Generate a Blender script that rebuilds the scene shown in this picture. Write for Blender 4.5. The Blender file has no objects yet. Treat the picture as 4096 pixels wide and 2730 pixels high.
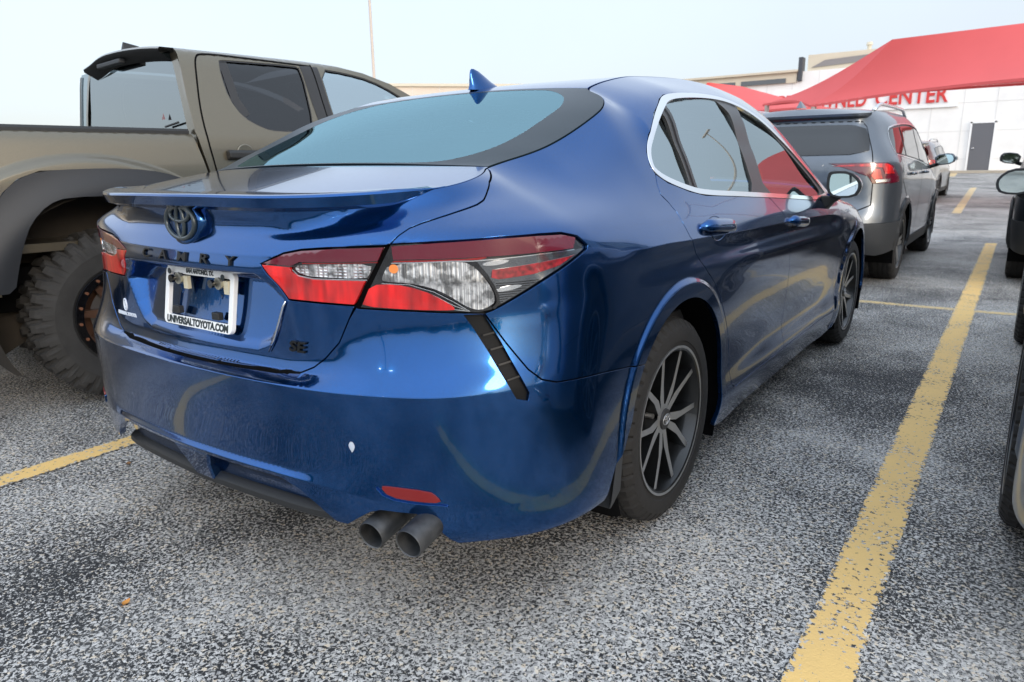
import bpy, bmesh, math, random
import numpy as np
from mathutils import Vector, Matrix
from mathutils.geometry import delaunay_2d_cdt
from mathutils.kdtree import KDTree
random.seed(7); RNG = np.random.default_rng(7)
SC = bpy.context.scene; COL = SC.collection
R = math.radians
# ---------------------------------------------------------------- camera
cam_d = bpy.data.cameras.new('camera'); cam = bpy.data.objects.new('camera', cam_d); COL.objects.link(cam)
cam_d.sensor_width = 36; cam_d.lens = 24.934; cam_d.clip_start = .05; cam_d.clip_end = 1500
def cam_matrix(pos, yaw, pitch, roll):
    f = Vector((math.sin(yaw)*math.cos(pitch), math.cos(yaw)*math.cos(pitch), math.sin(pitch)))
    r = f.cross(Vector((0,0,1))).normalized(); u = r.cross(f); c, s = math.cos(roll), math.sin(roll)
    r2 = c*r+s*u; u2 = -s*r+c*u
    m = Matrix((r2, u2, -f)).transposed().to_4x4(); m.translation = Vector(pos); return m
cam.matrix_world = cam_matrix((1.7553,-2.06755,1.14146), R(-35.44505), R(-13.8232), R(-.86389))
cam_d.dof.use_dof = True; cam_d.dof.focus_distance = 1.95; cam_d.dof.aperture_fstop = 7.0
SC.camera = cam
# ---------------------------------------------------------------- sky, sun, exposure
SUN_EL, SUN_AZ = R(17), R(112)          # azimuth clockwise from +Y: low sun, to the right and a little behind the camera
world = bpy.data.worlds.new('World'); SC.world = world; world.use_nodes = True
wn = world.node_tree; bg = wn.nodes['Background']
sky = wn.nodes.new('ShaderNodeTexSky'); sky.sky_type = 'NISHITA'; sky.sun_disc = False
sky.sun_elevation = SUN_EL; sky.sun_rotation = SUN_AZ; sky.air_density = 1.0; sky.dust_density = 2.5; sky.ozone_density = 2.0; sky.altitude = 0
hz = wn.nodes.new('ShaderNodeMix'); hz.data_type = 'RGBA'; hz.inputs[0].default_value = .85                       # thin bright overcast over the clear sky, brighter overhead
tcw = wn.nodes.new('ShaderNodeTexCoord'); sxw = wn.nodes.new('ShaderNodeSeparateXYZ'); wn.links.new(tcw.outputs['Generated'], sxw.inputs[0])
gr = wn.nodes.new('ShaderNodeMix'); gr.data_type = 'RGBA'; gr.inputs[6].default_value = (1.50,1.56,1.66,1); gr.inputs[7].default_value = (2.45,2.80,3.25,1)
clw = wn.nodes.new('ShaderNodeMapRange'); clw.inputs[1].default_value = .10; clw.inputs[2].default_value = .8; wn.links.new(sxw.outputs[2], clw.inputs[0])
nzw = wn.nodes.new('ShaderNodeTexNoise'); nzw.inputs['Scale'].default_value = 2.2; nzw.inputs['Detail'].default_value = 5; nzw.inputs['Roughness'].default_value = .55; wn.links.new(tcw.outputs['Generated'], nzw.inputs['Vector'])
cmw = wn.nodes.new('ShaderNodeMapRange'); cmw.inputs[1].default_value = .3; cmw.inputs[2].default_value = .7; cmw.inputs[3].default_value = -.06; cmw.inputs[4].default_value = .06; wn.links.new(nzw.outputs[0], cmw.inputs[0])
adw = wn.nodes.new('ShaderNodeMath'); adw.operation = 'ADD'; wn.links.new(clw.outputs[0], adw.inputs[0]); wn.links.new(cmw.outputs[0], adw.inputs[1]); wn.links.new(adw.outputs[0], gr.inputs[0]); sunside = wn.nodes.new('ShaderNodeMapRange'); sunside.inputs[1].default_value = .35; sunside.inputs[2].default_value = -.75; sunside.inputs[3].default_value = 1.0; sunside.inputs[4].default_value = 1.85; wn.links.new(sxw.outputs[1], sunside.inputs[0])     # the low sun's half of the sky is brighter
vml = wn.nodes.new('ShaderNodeVectorMath'); vml.operation = 'SCALE'; wn.links.new(gr.outputs[2], vml.inputs[0]); wn.links.new(sunside.outputs[0], vml.inputs['Scale']); wn.links.new(vml.outputs[0], hz.inputs[7])
wn.links.new(sky.outputs[0], hz.inputs[6]); wn.links.new(hz.outputs[2], bg.inputs[0]); bg.inputs[1].default_value = .15
sun_d = bpy.data.lights.new('sun', 'SUN'); sun_d.energy = .35; sun_d.angle = R(16); sun_d.color = (1,.88,.74)
sun = bpy.data.objects.new('sun', sun_d); COL.objects.link(sun)
sd = Vector((math.sin(SUN_AZ)*math.cos(SUN_EL), math.cos(SUN_AZ)*math.cos(SUN_EL), math.sin(SUN_EL)))
sun.rotation_euler = (-sd).to_track_quat('-Z', 'Y').to_euler()
vs = SC.view_settings; vs.view_transform = 'Standard'; vs.look = 'None'; vs.gamma = 1; vs.exposure = 1.75
try: vs.use_curve_mapping = False
except Exception: pass
SC.cycles.max_bounces = 10; SC.cycles.transparent_max_bounces = 24
# ---------------------------------------------------------------- materials
MAT = {}
def pbr(name, col, rough=.5, metal=0, coat=0, coat_rough=.03, spec=.5, bump=None, var=None):
    """bump = (scale, strength, distance); var = (scale, amount) colour noise"""
    m = bpy.data.materials.new(name); m.use_nodes = True; nt = m.node_tree; b = nt.nodes['Principled BSDF']
    b.inputs['Base Color'].default_value = (*col, 1); b.inputs['Roughness'].default_value = rough; b.inputs['Metallic'].default_value = metal
    b.inputs['Coat Weight'].default_value = coat; b.inputs['Coat Roughness'].default_value = coat_rough; b.inputs['Specular IOR Level'].default_value = spec
    tc = None
    if bump or var: tc = nt.nodes.new('ShaderNodeTexCoord')
    if bump:
        n = nt.nodes.new('ShaderNodeTexNoise'); n.inputs['Scale'].default_value = bump[0]; n.inputs['Detail'].default_value = 3
        bp = nt.nodes.new('ShaderNodeBump'); bp.inputs['Strength'].default_value = bump[1]; bp.inputs['Distance'].default_value = bump[2]
        nt.links.new(tc.outputs['Object'], n.inputs['Vector']); nt.links.new(n.outputs[0], bp.inputs['Height']); nt.links.new(bp.outputs[0], b.inputs['Normal'])
    if var:
        n = nt.nodes.new('ShaderNodeTexNoise'); n.inputs['Scale'].default_value = var[0]; n.inputs['Detail'].default_value = 5
        mr = nt.nodes.new('ShaderNodeMapRange'); mr.inputs[1].default_value = .3; mr.inputs[2].default_value = .7; mr.inputs[3].default_value = 1-var[1]; mr.inputs[4].default_value = 1+var[1]
        mx = nt.nodes.new('ShaderNodeMix'); mx.data_type = 'RGBA'; mx.blend_type = 'MULTIPLY'; mx.inputs[0].default_value = 1; mx.inputs[6].default_value = (*col, 1)
        nt.links.new(tc.outputs['Object'], n.inputs['Vector']); nt.links.new(n.outputs[0], mr.inputs[0]); nt.links.new(mr.outputs[0], mx.inputs[7]); nt.links.new(mx.outputs[2], b.inputs['Base Color'])
    MAT[name] = m; return m
def paint(name, col, metal=.55, rough=.32, flake=.06, dust=0.0):
    """metallic flake car paint under clear coat, with faint dust specks"""
    m = pbr(name, col, rough, metal, .68, .012, .5); nt = m.node_tree; b = nt.nodes['Principled BSDF']
    tc = nt.nodes.new('ShaderNodeTexCoord')
    v = nt.nodes.new('ShaderNodeTexNoise'); v.inputs['Scale'].default_value = 900; v.inputs['Detail'].default_value = 1
    mr = nt.nodes.new('ShaderNodeMapRange'); mr.inputs[1].default_value = .35; mr.inputs[2].default_value = .65; mr.inputs[3].default_value = 1-flake*3; mr.inputs[4].default_value = 1+flake*3
    mx = nt.nodes.new('ShaderNodeMix'); mx.data_type = 'RGBA'; mx.blend_type = 'MULTIPLY'; mx.inputs[0].default_value = 1; mx.inputs[6].default_value = (*col, 1)
    nt.links.new(tc.outputs['Object'], v.inputs['Vector']); nt.links.new(v.outputs[0], mr.inputs[0]); nt.links.new(mr.outputs[0], mx.inputs[7])
    d = nt.nodes.new('ShaderNodeTexNoise'); d.inputs['Scale'].default_value = 7; d.inputs['Detail'].default_value = 8; d.inputs['Roughness'].default_value = .7
    dr = nt.nodes.new('ShaderNodeMapRange'); dr.inputs[1].default_value = .45; dr.inputs[2].default_value = .8; dr.inputs[3].default_value = 0; dr.inputs[4].default_value = dust
    m2 = nt.nodes.new('ShaderNodeMix'); m2.data_type = 'RGBA'; m2.inputs[7].default_value = (.22,.2,.18,1)
    nt.links.new(tc.outputs['Object'], d.inputs['Vector']); nt.links.new(d.outputs[0], dr.inputs[0]); nt.links.new(dr.outputs[0], m2.inputs[0]); nt.links.new(mx.outputs[2], m2.inputs[6])
    nt.links.new(m2.outputs[2], b.inputs['Base Color'])
    cr = nt.nodes.new('ShaderNodeMapRange'); cr.inputs[1].default_value = .4; cr.inputs[2].default_value = .8; cr.inputs[3].default_value = .006; cr.inputs[4].default_value = .05
    nt.links.new(d.outputs[0], cr.inputs[0]); nt.links.new(cr.outputs[0], b.inputs['Coat Roughness'])
    return m
def glass(name, tint, ior=1.75, gloss=(1,1,1), rough=.0):
    m = bpy.data.materials.new(name); m.use_nodes = True; nt = m.node_tree; nt.nodes.clear()
    o = nt.nodes.new('ShaderNodeOutputMaterial'); t = nt.nodes.new('ShaderNodeBsdfTransparent'); g = nt.nodes.new('ShaderNodeBsdfGlossy')
    f = nt.nodes.new('ShaderNodeFresnel'); mx = nt.nodes.new('ShaderNodeMixShader')
    t.inputs[0].default_value = (*tint, 1); g.inputs['Color'].default_value = (*gloss, 1); g.inputs['Roughness'].default_value = rough; f.inputs['IOR'].default_value = ior
    nt.links.new(f.outputs[0], mx.inputs[0]); nt.links.new(t.outputs[0], mx.inputs[1]); nt.links.new(g.outputs[0], mx.inputs[2]); nt.links.new(mx.outputs[0], o.inputs[0])
    MAT[name] = m; return m
# ---------------------------------------------------------------- objects
def thing(name, label, cat, loc=(0,0,0), rotz=0, group=None, kind=None):
    o = bpy.data.objects.new(name, None); COL.objects.link(o); o.empty_display_size = .2
    o.location = loc; o.rotation_euler = (0,0,rotz); o['label'] = label; o['category'] = cat
    if group: o['group'] = group
    if kind: o['kind'] = kind
    return o
def tag(o, label, cat, group=None, kind=None):
    o['label'] = label; o['category'] = cat
    if group: o['group'] = group
    if kind: o['kind'] = kind
    return o
def copy_tree(o, parent=None, swap=None):
    c = o.copy(); COL.objects.link(c); c.parent = parent
    if swap and o.type == 'MESH':
        for i, s in enumerate(c.material_slots):
            nm = s.material.name if s.material else None
            if nm in swap: s.link = 'OBJECT'; s.material = MAT[swap[nm]]
    for ch in list(o.children): copy_tree(ch, c, swap)
    return c
def build(name, V, F, mat, parent=None, smooth=True, normals=None, mats=None, fmat=None, bevel=0, label=None, autos=None):
    me = bpy.data.meshes.new(name); me.from_pydata([tuple(v) for v in V], [], [tuple(int(i) for i in f) for f in F])
    for m in (mats or [mat]): me.materials.append(m)
    if fmat is not None: me.polygons.foreach_set('material_index', np.asarray(fmat, np.int32))
    me.polygons.foreach_set('use_smooth', np.full(len(me.polygons), bool(smooth)))
    me.update()
    if normals is not None: me.normals_split_custom_set_from_vertices([tuple(n) for n in normals])
    elif autos is not None:
        me.set_sharp_from_angle(angle=R(autos))
    o = bpy.data.objects.new(name, me); COL.objects.link(o); o.parent = parent
    if bevel:
        b = o.modifiers.new('bevel', 'BEVEL'); b.width = bevel; b.segments = 2; b.limit_method = 'ANGLE'; b.angle_limit = R(40); b.harden_normals = False
    if label: o['label'] = label
    return o
class MB:
    def __init__(s): s.v = []; s.f = []; s.m = []
    def add(s, V, F, mi=0):
        n = len(s.v); s.v += [tuple(p) for p in V]; s.f += [tuple(i+n for i in f) for f in F]; s.m += [mi]*len(F); return s
    def box(s, c, d, rot=None, mi=0):
        x, y, z = d[0]/2, d[1]/2, d[2]/2
        V = [Vector(p) for p in [(-x,-y,-z),(x,-y,-z),(x,y,-z),(-x,y,-z),(-x,-y,z),(x,-y,z),(x,y,z),(-x,y,z)]]
        if rot is not None: V = [rot @ p for p in V]
        return s.add([p+Vector(c) for p in V], [(0,3,2,1),(4,5,6,7),(0,1,5,4),(1,2,6,5),(2,3,7,6),(3,0,4,7)], mi)
    def tube(s, pts, r, n=10, caps=True, mi=0, closed=False):
        P = [Vector(p) for p in pts]; k = len(P); rr = r if hasattr(r, '__len__') else [r]*k; rings = []; ref = None
        for i in range(k):
            a = P[(i-1) % k] if (closed or i) else P[i]; b = P[(i+1) % k] if (closed or i < k-1) else P[i]
            t = (b-a).normalized()
            if ref is None: ref = Vector((0,0,1)) if abs(t.z) < .9 else Vector((1,0,0))
            u = (ref-t*ref.dot(t)).normalized(); ref = u; w = t.cross(u)
            rings.append([P[i]+rr[i]*(u*math.cos(2*math.pi*j/n)+w*math.sin(2*math.pi*j/n)) for j in range(n)])
        V = [p for q in rings for p in q]; F = []
        for i in range(k if closed else k-1):
            i2 = (i+1) % k
            for j in range(n): F.append((i*n+j, i*n+(j+1) % n, i2*n+(j+1) % n, i2*n+j))
        if caps and not closed: F += [tuple(range(n-1,-1,-1)), tuple((k-1)*n+j for j in range(n))]
        return s.add(V, F, mi)
    def loft(s, rings, closed=True, caps=False, mi=0):
        n = len(rings[0]); V = [p for q in rings for p in q]; F = []
        for i in range(len(rings)-1):
            for j in range(n if closed else n-1): F.append((i*n+j, i*n+(j+1) % n, (i+1)*n+(j+1) % n, (i+1)*n+j))
        if caps: F += [tuple(range(n-1,-1,-1)), tuple((len(rings)-1)*n+j for j in range(n))]
        return s.add(V, F, mi)
    def lathe_x(s, prof, n=48, mi=0):
        """profile [(x, r)] about the x axis"""
        rings = [[(x, r*math.cos(2*math.pi*j/n), r*math.sin(2*math.pi*j/n)) for j in range(n)] for x, r in prof]
        return s.loft(rings, True, False, mi)
    def build(s, name, mat, parent=None, smooth=False, bevel=0, mats=None, autos=None, label=None):
        return build(name, s.v, s.f, mat, parent, smooth, None, mats, s.m if mats else None, bevel, label, autos)
def chaikin(P, it=2, closed=True):
    P = np.asarray(P, float)
    for _ in range(it):
        A = P; B = np.roll(P, -1, 0)
        if not closed: A, B = P[:-1], P[1:]
        Q = np.empty((2*len(A), P.shape[1])); Q[0::2] = .75*A+.25*B; Q[1::2] = .25*A+.75*B
        if not closed: Q = np.vstack([P[:1], Q[1:-1], P[-1:]])
        P = Q
    return P
def dens(P, step, closed=True):
    P = np.asarray(P, float); out = []; n = len(P)
    for i in range(n if closed else n-1):
        a, b = P[i], P[(i+1) % n]; k = max(1, int(np.ceil(np.hypot(*(b-a))/step)))
        out += [a+(b-a)*j/k for j in range(k)]
    if not closed: out.append(P[-1])
    return np.array(out)
def ccw(P):
    x, y = P[:,0], P[:,1]; a = (x*np.roll(y,-1)-np.roll(x,-1)*y).sum()
    return P if a > 0 else P[::-1]
def offset_loop(P, d):
    """move a counter-clockwise closed loop inwards by d"""
    P = np.asarray(P, float); a = P-np.roll(P, 1, 0); b = np.roll(P, -1, 0)-P
    na = np.c_[-a[:,1], a[:,0]]/(np.hypot(*a.T)[:,None]+1e-12); nb = np.c_[-b[:,1], b[:,0]]/(np.hypot(*b.T)[:,None]+1e-12)
    n = na+nb; l2 = (n*n).sum(1)[:,None]; n = 2*n/np.maximum(l2, .7)
    return P+n*d
def panel(name, S, loop, mat, parent, holes=(), inset=.002, depth=.012, off=0., step=.012, bstep=None, rows=None, label=None, flange=True, mats=None):
    """a sheet cut from surface S(a,b)->(P,N) along a closed outline, with its edges turned in"""
    bstep = bstep or step
    L0 = ccw(dens(loop, bstep)); L = offset_loop(L0, inset) if inset else L0
    H = [ccw(dens(h, bstep)) for h in holes]; H = [offset_loop(h, -inset) if inset else h for h in H]
    lo, hi = L.min(0), L.max(0)
    sx, sy = (step, step) if not hasattr(step, '__len__') else step
    ga, gb = np.meshgrid(np.arange(lo[0]+sx*.5, hi[0], sx), np.arange(lo[1]+sy*.5, hi[1], sy), indexing='ij')
    gb = gb+np.where((np.arange(ga.shape[0]) % 2)[:,None], sy*.5, 0)
    G = np.c_[ga.ravel(), gb.ravel()]
    if rows is not None:
        kd = KDTree(len(rows))
        for i, p in enumerate(rows): kd.insert((p[0], p[1], 0), i)
        kd.balance(); keep = np.array([kd.find((p[0], p[1], 0))[2] > .55*bstep for p in G]); G = np.vstack([G[keep], rows])
    m = poly_sd(L, G[:,0], G[:,1]) > .4*bstep
    G = G[m]
    for h in H: G = G[poly_sd(h, G[:,0], G[:,1]) < -.4*bstep]
    pts = [L]+H; edges = []; n = 0
    for q in pts:
        k = len(q); edges += [(n+i, n+(i+1) % k) for i in range(k)]; n += k
    allp = np.vstack(pts+[G])
    vc, _, fc, _, _, _ = delaunay_2d_cdt([Vector(p) for p in allp], edges, [], 0, 1e-7)
    vc = np.array([(v.x, v.y) for v in vc]); fc = np.array(fc)
    c = vc[fc].mean(1); ok = poly_sd(L, c[:,0], c[:,1]) > 0
    for h in H: ok &= poly_sd(h, c[:,0], c[:,1]) < 0
    fc = fc[ok]
    P, N = S(vc[:,0], vc[:,1]); V = P+off*N; VV = [V]; NN = [N]; FF = [tuple(f) for f in fc]; n0 = len(V)
    if flange:
        for qi, q in enumerate(pts):
            p, nn = S(q[:,0], q[:,1]); p = p+off*nn
            t = np.roll(p, -1, 0)-np.roll(p, 1, 0); o = np.cross(t, nn); o /= np.linalg.norm(o, axis=1)[:,None]+1e-12
            if qi: o = -o; 
            w = nn*.55+o*.85; w /= np.linalg.norm(w, axis=1)[:,None]
            r0 = p; r1 = p-nn*depth*.12+o*min(.0006, depth*.06); r2 = p-nn*depth
            k = len(q); VV += [r0, r1, r2]; NN += [nn*.8+o*.6, o, o]
            for a in (0, 1):
                for i in range(k):
                    i2 = (i+1) % k; x0, x1, y0, y1 = n0+a*k+i, n0+a*k+i2, n0+(a+1)*k+i, n0+(a+1)*k+i2
                    FF.append((x0, y0, y1, x1) if not qi else (x0, x1, y1, y0))
            n0 += 3*k
    V = np.vstack(VV); N = np.vstack(NN); N = N/(np.linalg.norm(N, axis=1)[:,None]+1e-12)
    return build(name, V, FF, mat, parent, True, N, mats=mats, label=label)
def ribbon(name, S, curve, width, off, mat, parent, closed=False, step=.01):
    c = dens(curve, step, closed); t = np.gradient(c, axis=0) if not closed else np.roll(c,-1,0)-np.roll(c,1,0)
    n = np.c_[-t[:,1], t[:,0]]/(np.hypot(*t.T)[:,None]+1e-12); k = len(c); V = []; NN = []
    for w in (-width/2, width/2):
        q = c+n*w; P, N = S(q[:,0], q[:,1]); V.append(P+off*N); NN.append(N)
    F = [(i, i+1, k+i+1, k+i) for i in range(k-1)]+([(k-1, 0, k, 2*k-1)] if closed else [])
    return build(name, np.vstack(V), F, mat, parent, True, np.vstack(NN))
def joined(name, objs, parent=None):
    """join several meshes into the first one (normals kept)"""
    V = []; F = []; N = []; mats = []; fm = []
    for o in objs:
        me = o.data; n = len(V)
        co = np.empty(len(me.vertices)*3); me.vertices.foreach_get('co', co); V += co.reshape(-1,3).tolist()
        vn = np.zeros((len(me.vertices), 3)); cn = np.empty(len(me.loops)*3); me.corner_normals.foreach_get('vector', cn); li = np.empty(len(me.loops), int); me.loops.foreach_get('vertex_index', li)
        vn[li] = cn.reshape(-1,3); N += vn.tolist()
        mi = []
        for m in me.materials:
            if m not in mats: mats.append(m)
            mi.append(mats.index(m))
        for p in me.polygons: F.append(tuple(i+n for i in p.vertices)); fm.append(mi[p.material_index])
    par = parent or objs[0].parent
    for o in objs:
        me = o.data; bpy.data.objects.remove(o); bpy.data.meshes.remove(me)
    return build(name, V, F, None, par, True, N, mats=mats, fmat=fm)
def text_mesh(txt, size, extrude=.0, space=1.0, shear=0, bold=0):
    cu = bpy.data.curves.new('t', 'FONT'); cu.body = txt; cu.size = size; cu.extrude = extrude; cu.space_character = space; cu.shear = shear; cu.align_x = 'CENTER'; cu.align_y = 'CENTER'; cu.offset = bold
    o = bpy.data.objects.new('t', cu); COL.objects.link(o); dg = bpy.context.evaluated_depsgraph_get()
    me = bpy.data.meshes.new_from_object(o.evaluated_get(dg)); V = np.array([v.co[:] for v in me.vertices]); F = [tuple(p.vertices) for p in me.polygons]
    bpy.data.objects.remove(o); bpy.data.curves.remove(cu); bpy.data.meshes.remove(me); return V, F
def text_on(name, S, txt, a0, b0, size, mat, parent, extrude=.0015, space=1.0, sx=1.0, rot=0, lift=0, bold=0, shear=0):
    """lettering laid on a surface: x runs along a, y along b"""
    V, F = text_mesh(txt, size, extrude, space, shear, bold); V[:,0] *= sx
    c, s = math.cos(rot), math.sin(rot); x = V[:,0]*c-V[:,1]*s; y = V[:,0]*s+V[:,1]*c
    P, N = S(a0+x, b0+y)
    return build(name, P+N*(V[:,2]+extrude*.9+lift)[:,None], F, mat, parent, False)
# ---------------------------------------------------------------- body surface of the blue sedan (numpy)
def pchip(x, y, xq):
    x = np.asarray(x, float); y = np.asarray(y, float); h = np.diff(x); d = np.diff(y)/h
    m = np.zeros(len(x))
    for i in range(1, len(x)-1):
        if d[i-1]*d[i] > 0:
            w1 = 2*h[i]+h[i-1]; w2 = h[i]+2*h[i-1]; m[i] = (w1+w2)/(w1/d[i-1]+w2/d[i])
    m[0] = d[0]; m[-1] = d[-1]
    xq = np.clip(xq, x[0], x[-1]); k = np.clip(np.searchsorted(x, xq)-1, 0, len(x)-2)
    t = (xq-x[k])/h[k]
    return (y[k]*(1+2*t)*(1-t)**2 + m[k]*h[k]*t*(1-t)**2 + y[k+1]*t*t*(3-2*t) + m[k+1]*h[k]*t*t*(t-1))
def gsmooth(a, n):
    """gaussian smoothing along axis 0, reflected at the start, extrapolated at the end"""
    k = np.exp(-.5*(np.arange(-3*n, 3*n+1)/n)**2); k /= k.sum(); m = 3*n
    p = np.concatenate([a[m:0:-1], a, 2*a[-1]-a[-2:-m-2:-1]])
    return np.apply_along_axis(lambda c: np.convolve(c, k, 'valid'), 0, p)
def sstep(t): t = np.clip(t, 0, 1); return t*t*(3-2*t)

PLAN = np.array([(0,-1.06),(.2,-1.052),(.39,-1.034),(.55,-1.000),(.7,-.945),(.797,-.878),(.868,-.793),(.91,-.7),(.932,-.59),(.94,-.4),
                 (.94,0),(.94,.5),(.94,1.5),(.938,2.5),(.93,2.9),(.90,3.3),(.80,3.58),(.55,3.70),(.2,3.75),(0,3.755)])
SARC = np.r_[0, np.cumsum(np.hypot(*np.diff(PLAN, axis=0).T))]
DS = .005; SG = np.arange(0, SARC[-1], DS)
_px = gsmooth(np.c_[pchip(SARC, PLAN[:,0], SG)], 8)[:,0]
_px = _px - _px[0]*np.exp(-SG/.03)
_py = gsmooth(np.c_[pchip(SARC, PLAN[:,1], SG)], 8)[:,0]
_tx, _ty = np.gradient(_px), np.gradient(_py); _tx[0] = 1; _ty[0] = 0
_l = np.hypot(_tx, _ty); _nx, _ny = _ty/_l, -_tx/_l
_nx[0] = 0; _ny[0] = -1
# stations: sigma -> 14 rows of (z, offset); crease weights
ST = [
 (0.00, [.22,.34,.427,.441,.657,.672,.70,.87,.905,.945,.975,1.005,1.04,1.068], [-.08,.02,.060,.050,.062,.0,-.008,-.002,.012,.005,-.010,-.023,-.018,0]),
 (0.30, [.22,.34,.427,.441,.657,.672,.70,.87,.905,.945,.975,1.005,1.04,1.068], [-.08,.02,.060,.050,.062,.0,-.008,-.002,.011,.005,-.010,-.026,-.023,-.008]),
 (0.42, [.22,.33,.422,.437,.655,.674,.71,.86,.905,.955,.98,1.008,1.042,1.068], [-.03,.045,.058,.050,.060,.012,.002,.0,.002,.003,-.010,-.030,-.034,-.025]),
 (0.60, [.22,.32,.40,.49,.652,.70,.76,.838,.91,.982,.998,1.025,1.05,1.07], [-.02,.045,.051,.051,.056,.031,.011,.002,.0,.0,-.010,-.045,-.068,-.078]),
 (0.75, [.22,.31,.375,.52,.652,.72,.78,.838,.91,.988,1.003,1.03,1.055,1.078], [-.02,.035,.046,.052,.052,.023,.007,.001,.0,-.002,-.020,-.065,-.108,-.15]),
 (0.90, [.22,.305,.38,.52,.655,.73,.79,.836,.91,.993,1.008,1.04,1.07,1.10], [-.02,.03,.04,.043,.040,.017,.005,.0,.0,-.002,-.024,-.09,-.16,-.23]),
 (1.05, [.22,.30,.39,.52,.65,.72,.79,.84,.91,.99,1.01,1.045,1.085,1.122], [-.02,.03,.034,.033,.025,.015,.006,.0,.0,-.006,-.025,-.09,-.185,-.285]),
 (1.17, [.22,.30,.39,.52,.645,.72,.795,.85,.915,.978,1.012,1.055,1.10,1.142], [-.015,.024,.026,.022,.014,.007,.002,.0,-.001,-.012,-.038,-.11,-.215,-.328]),
 (1.36, [.22,.30,.39,.52,.64,.72,.80,.86,.92,.965,1.018,1.075,1.135,1.19], [-.01,.008,.008,.006,.004,.002,.0,-.003,-.007,-.019,-.052,-.115,-.185,-.266]),
 (1.52, [.22,.30,.39,.52,.64,.72,.80,.86,.92,.965,1.02,1.10,1.18,1.25], [-.01,.0,.0,.0,.003,.002,.0,-.006,-.002,-.022,-.055,-.115,-.178,-.246]),
 (1.63, [.21,.30,.39,.52,.64,.72,.80,.86,.92,.963,1.022,1.12,1.215,1.297], [-.015,.0,.0,.0,.002,.002,.0,-.006,-.002,-.022,-.058,-.115,-.172,-.242]),
 (1.735, [.20,.30,.39,.52,.64,.72,.80,.86,.915,.962,1.025,1.15,1.26,1.345], [-.02,.0,.0,.0,.002,.002,.0,-.006,-.002,-.022,-.06,-.122,-.187,-.285]),
 (1.82, [.19,.30,.39,.52,.64,.72,.80,.86,.913,.961,1.023,1.17,1.31,1.385], [-.025,.0,.0,.0,.001,.002,.001,-.006,-.002,-.021,-.057,-.125,-.21,-.395]),
 (1.95, [.17,.295,.39,.52,.64,.72,.80,.86,.91,.96,1.02,1.19,1.355,1.42], [-.03,-.003,-.004,-.003,.0,.002,.002,-.006,-.002,-.021,-.055,-.125,-.218,-.395]),
 (2.15, [.145,.29,.39,.52,.64,.72,.80,.855,.905,.955,1.015,1.20,1.395,1.452], [-.04,-.008,-.015,-.010,-.003,.0,.003,-.006,-.002,-.02,-.05,-.125,-.24,-.395]),
 (2.75, [.145,.29,.40,.52,.63,.71,.79,.85,.895,.94,1.0,1.20,1.40,1.482], [-.06,-.015,-.030,-.022,-.008,.0,.004,-.006,-.002,-.018,-.045,-.125,-.245,-.390]),
 (3.25, [.145,.29,.40,.52,.63,.71,.785,.84,.885,.93,.98,1.18,1.36,1.45], [-.06,-.015,-.030,-.022,-.008,.0,.004,-.006,-.002,-.018,-.045,-.13,-.245,-.370]),
 (3.75, [.145,.29,.40,.52,.63,.705,.775,.825,.87,.91,.955,1.04,1.14,1.22], [-.06,-.015,-.028,-.018,-.006,.0,.004,-.006,-.002,-.018,-.045,-.08,-.15,-.225]),
 (4.10, [.16,.29,.40,.52,.62,.69,.75,.80,.84,.88,.915,.94,.965,.99], [-.04,-.005,-.012,-.008,-.002,.002,.006,.006,.0,-.012,-.03,-.055,-.10,-.16]),
 (4.58, [.20,.29,.40,.52,.61,.66,.71,.76,.80,.835,.865,.885,.905,.915], [-.02,.0,.0,.0,.004,.006,.008,.006,.0,-.012,-.03,-.06,-.10,-.16]),
 (5.00, [.20,.29,.40,.50,.58,.62,.66,.70,.735,.765,.79,.81,.83,.84], [-.02,.01,.012,.008,.004,.002,.0,-.004,-.012,-.025,-.05,-.08,-.12,-.18]),
 (6.00, [.20,.27,.36,.46,.54,.58,.61,.64,.67,.695,.715,.73,.745,.755], [-.04,.0,.01,.01,.004,.0,-.005,-.012,-.02,-.035,-.06,-.10,-.15,-.22]),
]
# row index -> list of (sigma, crease weight)
CREASE = {2:[(0,1),(.55,1),(.9,.3),(1.2,0),(6,0)], 3:[(0,.6),(.45,.6),(.62,0),(6,0)], 4:[(0,1),(.45,1),(.62,1),(.76,.95),(.86,.35),(.98,0),(6,0)], 5:[(0,1),(.40,1),(.5,.2),(.6,0),(6,0)],
          9:[(0,1),(.9,.8),(1.15,.2),(1.3,0),(6,0)], 8:[(0,0),(1.35,0),(1.55,.9),(2,1),(4,1),(4.5,.3),(6,0)], 13:[(0,0),(6,0)]}
_ss = np.array([s[0] for s in ST])
ZR = gsmooth(np.stack([pchip(_ss, [s[1][j] for s in ST], SG) for j in range(14)], 1), 8)
OR = gsmooth(np.stack([pchip(_ss, [s[2][j] for s in ST], SG) for j in range(14)], 1), 8)
ZR[:,11:], OR[:,11:] = [gsmooth(np.stack([pchip(_ss, [s[q][j] for s in ST], SG) for j in (11,12,13)], 1), 4) for q in (1, 2)]
WR = np.stack([np.interp(SG, *zip(*CREASE[j])) if j in CREASE else 0*SG for j in range(14)], 1)
def deck_h(x, y): return 1.152+.168*(y+.62)-.060*x*x
# the deck edge lies on the deck surface
_ex = _px+OR[:,13]*_nx; _ey = _py+OR[:,13]*_ny
_k = 1-sstep((SG-1.10)/.14); ZR[:,13] = _k*deck_h(_ex, _ey)+(1-_k)*ZR[:,13]
for j in (10, 11, 12): ZR[:,j] = np.minimum(ZR[:,j], ZR[:,13]-.004*(13-j))
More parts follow.
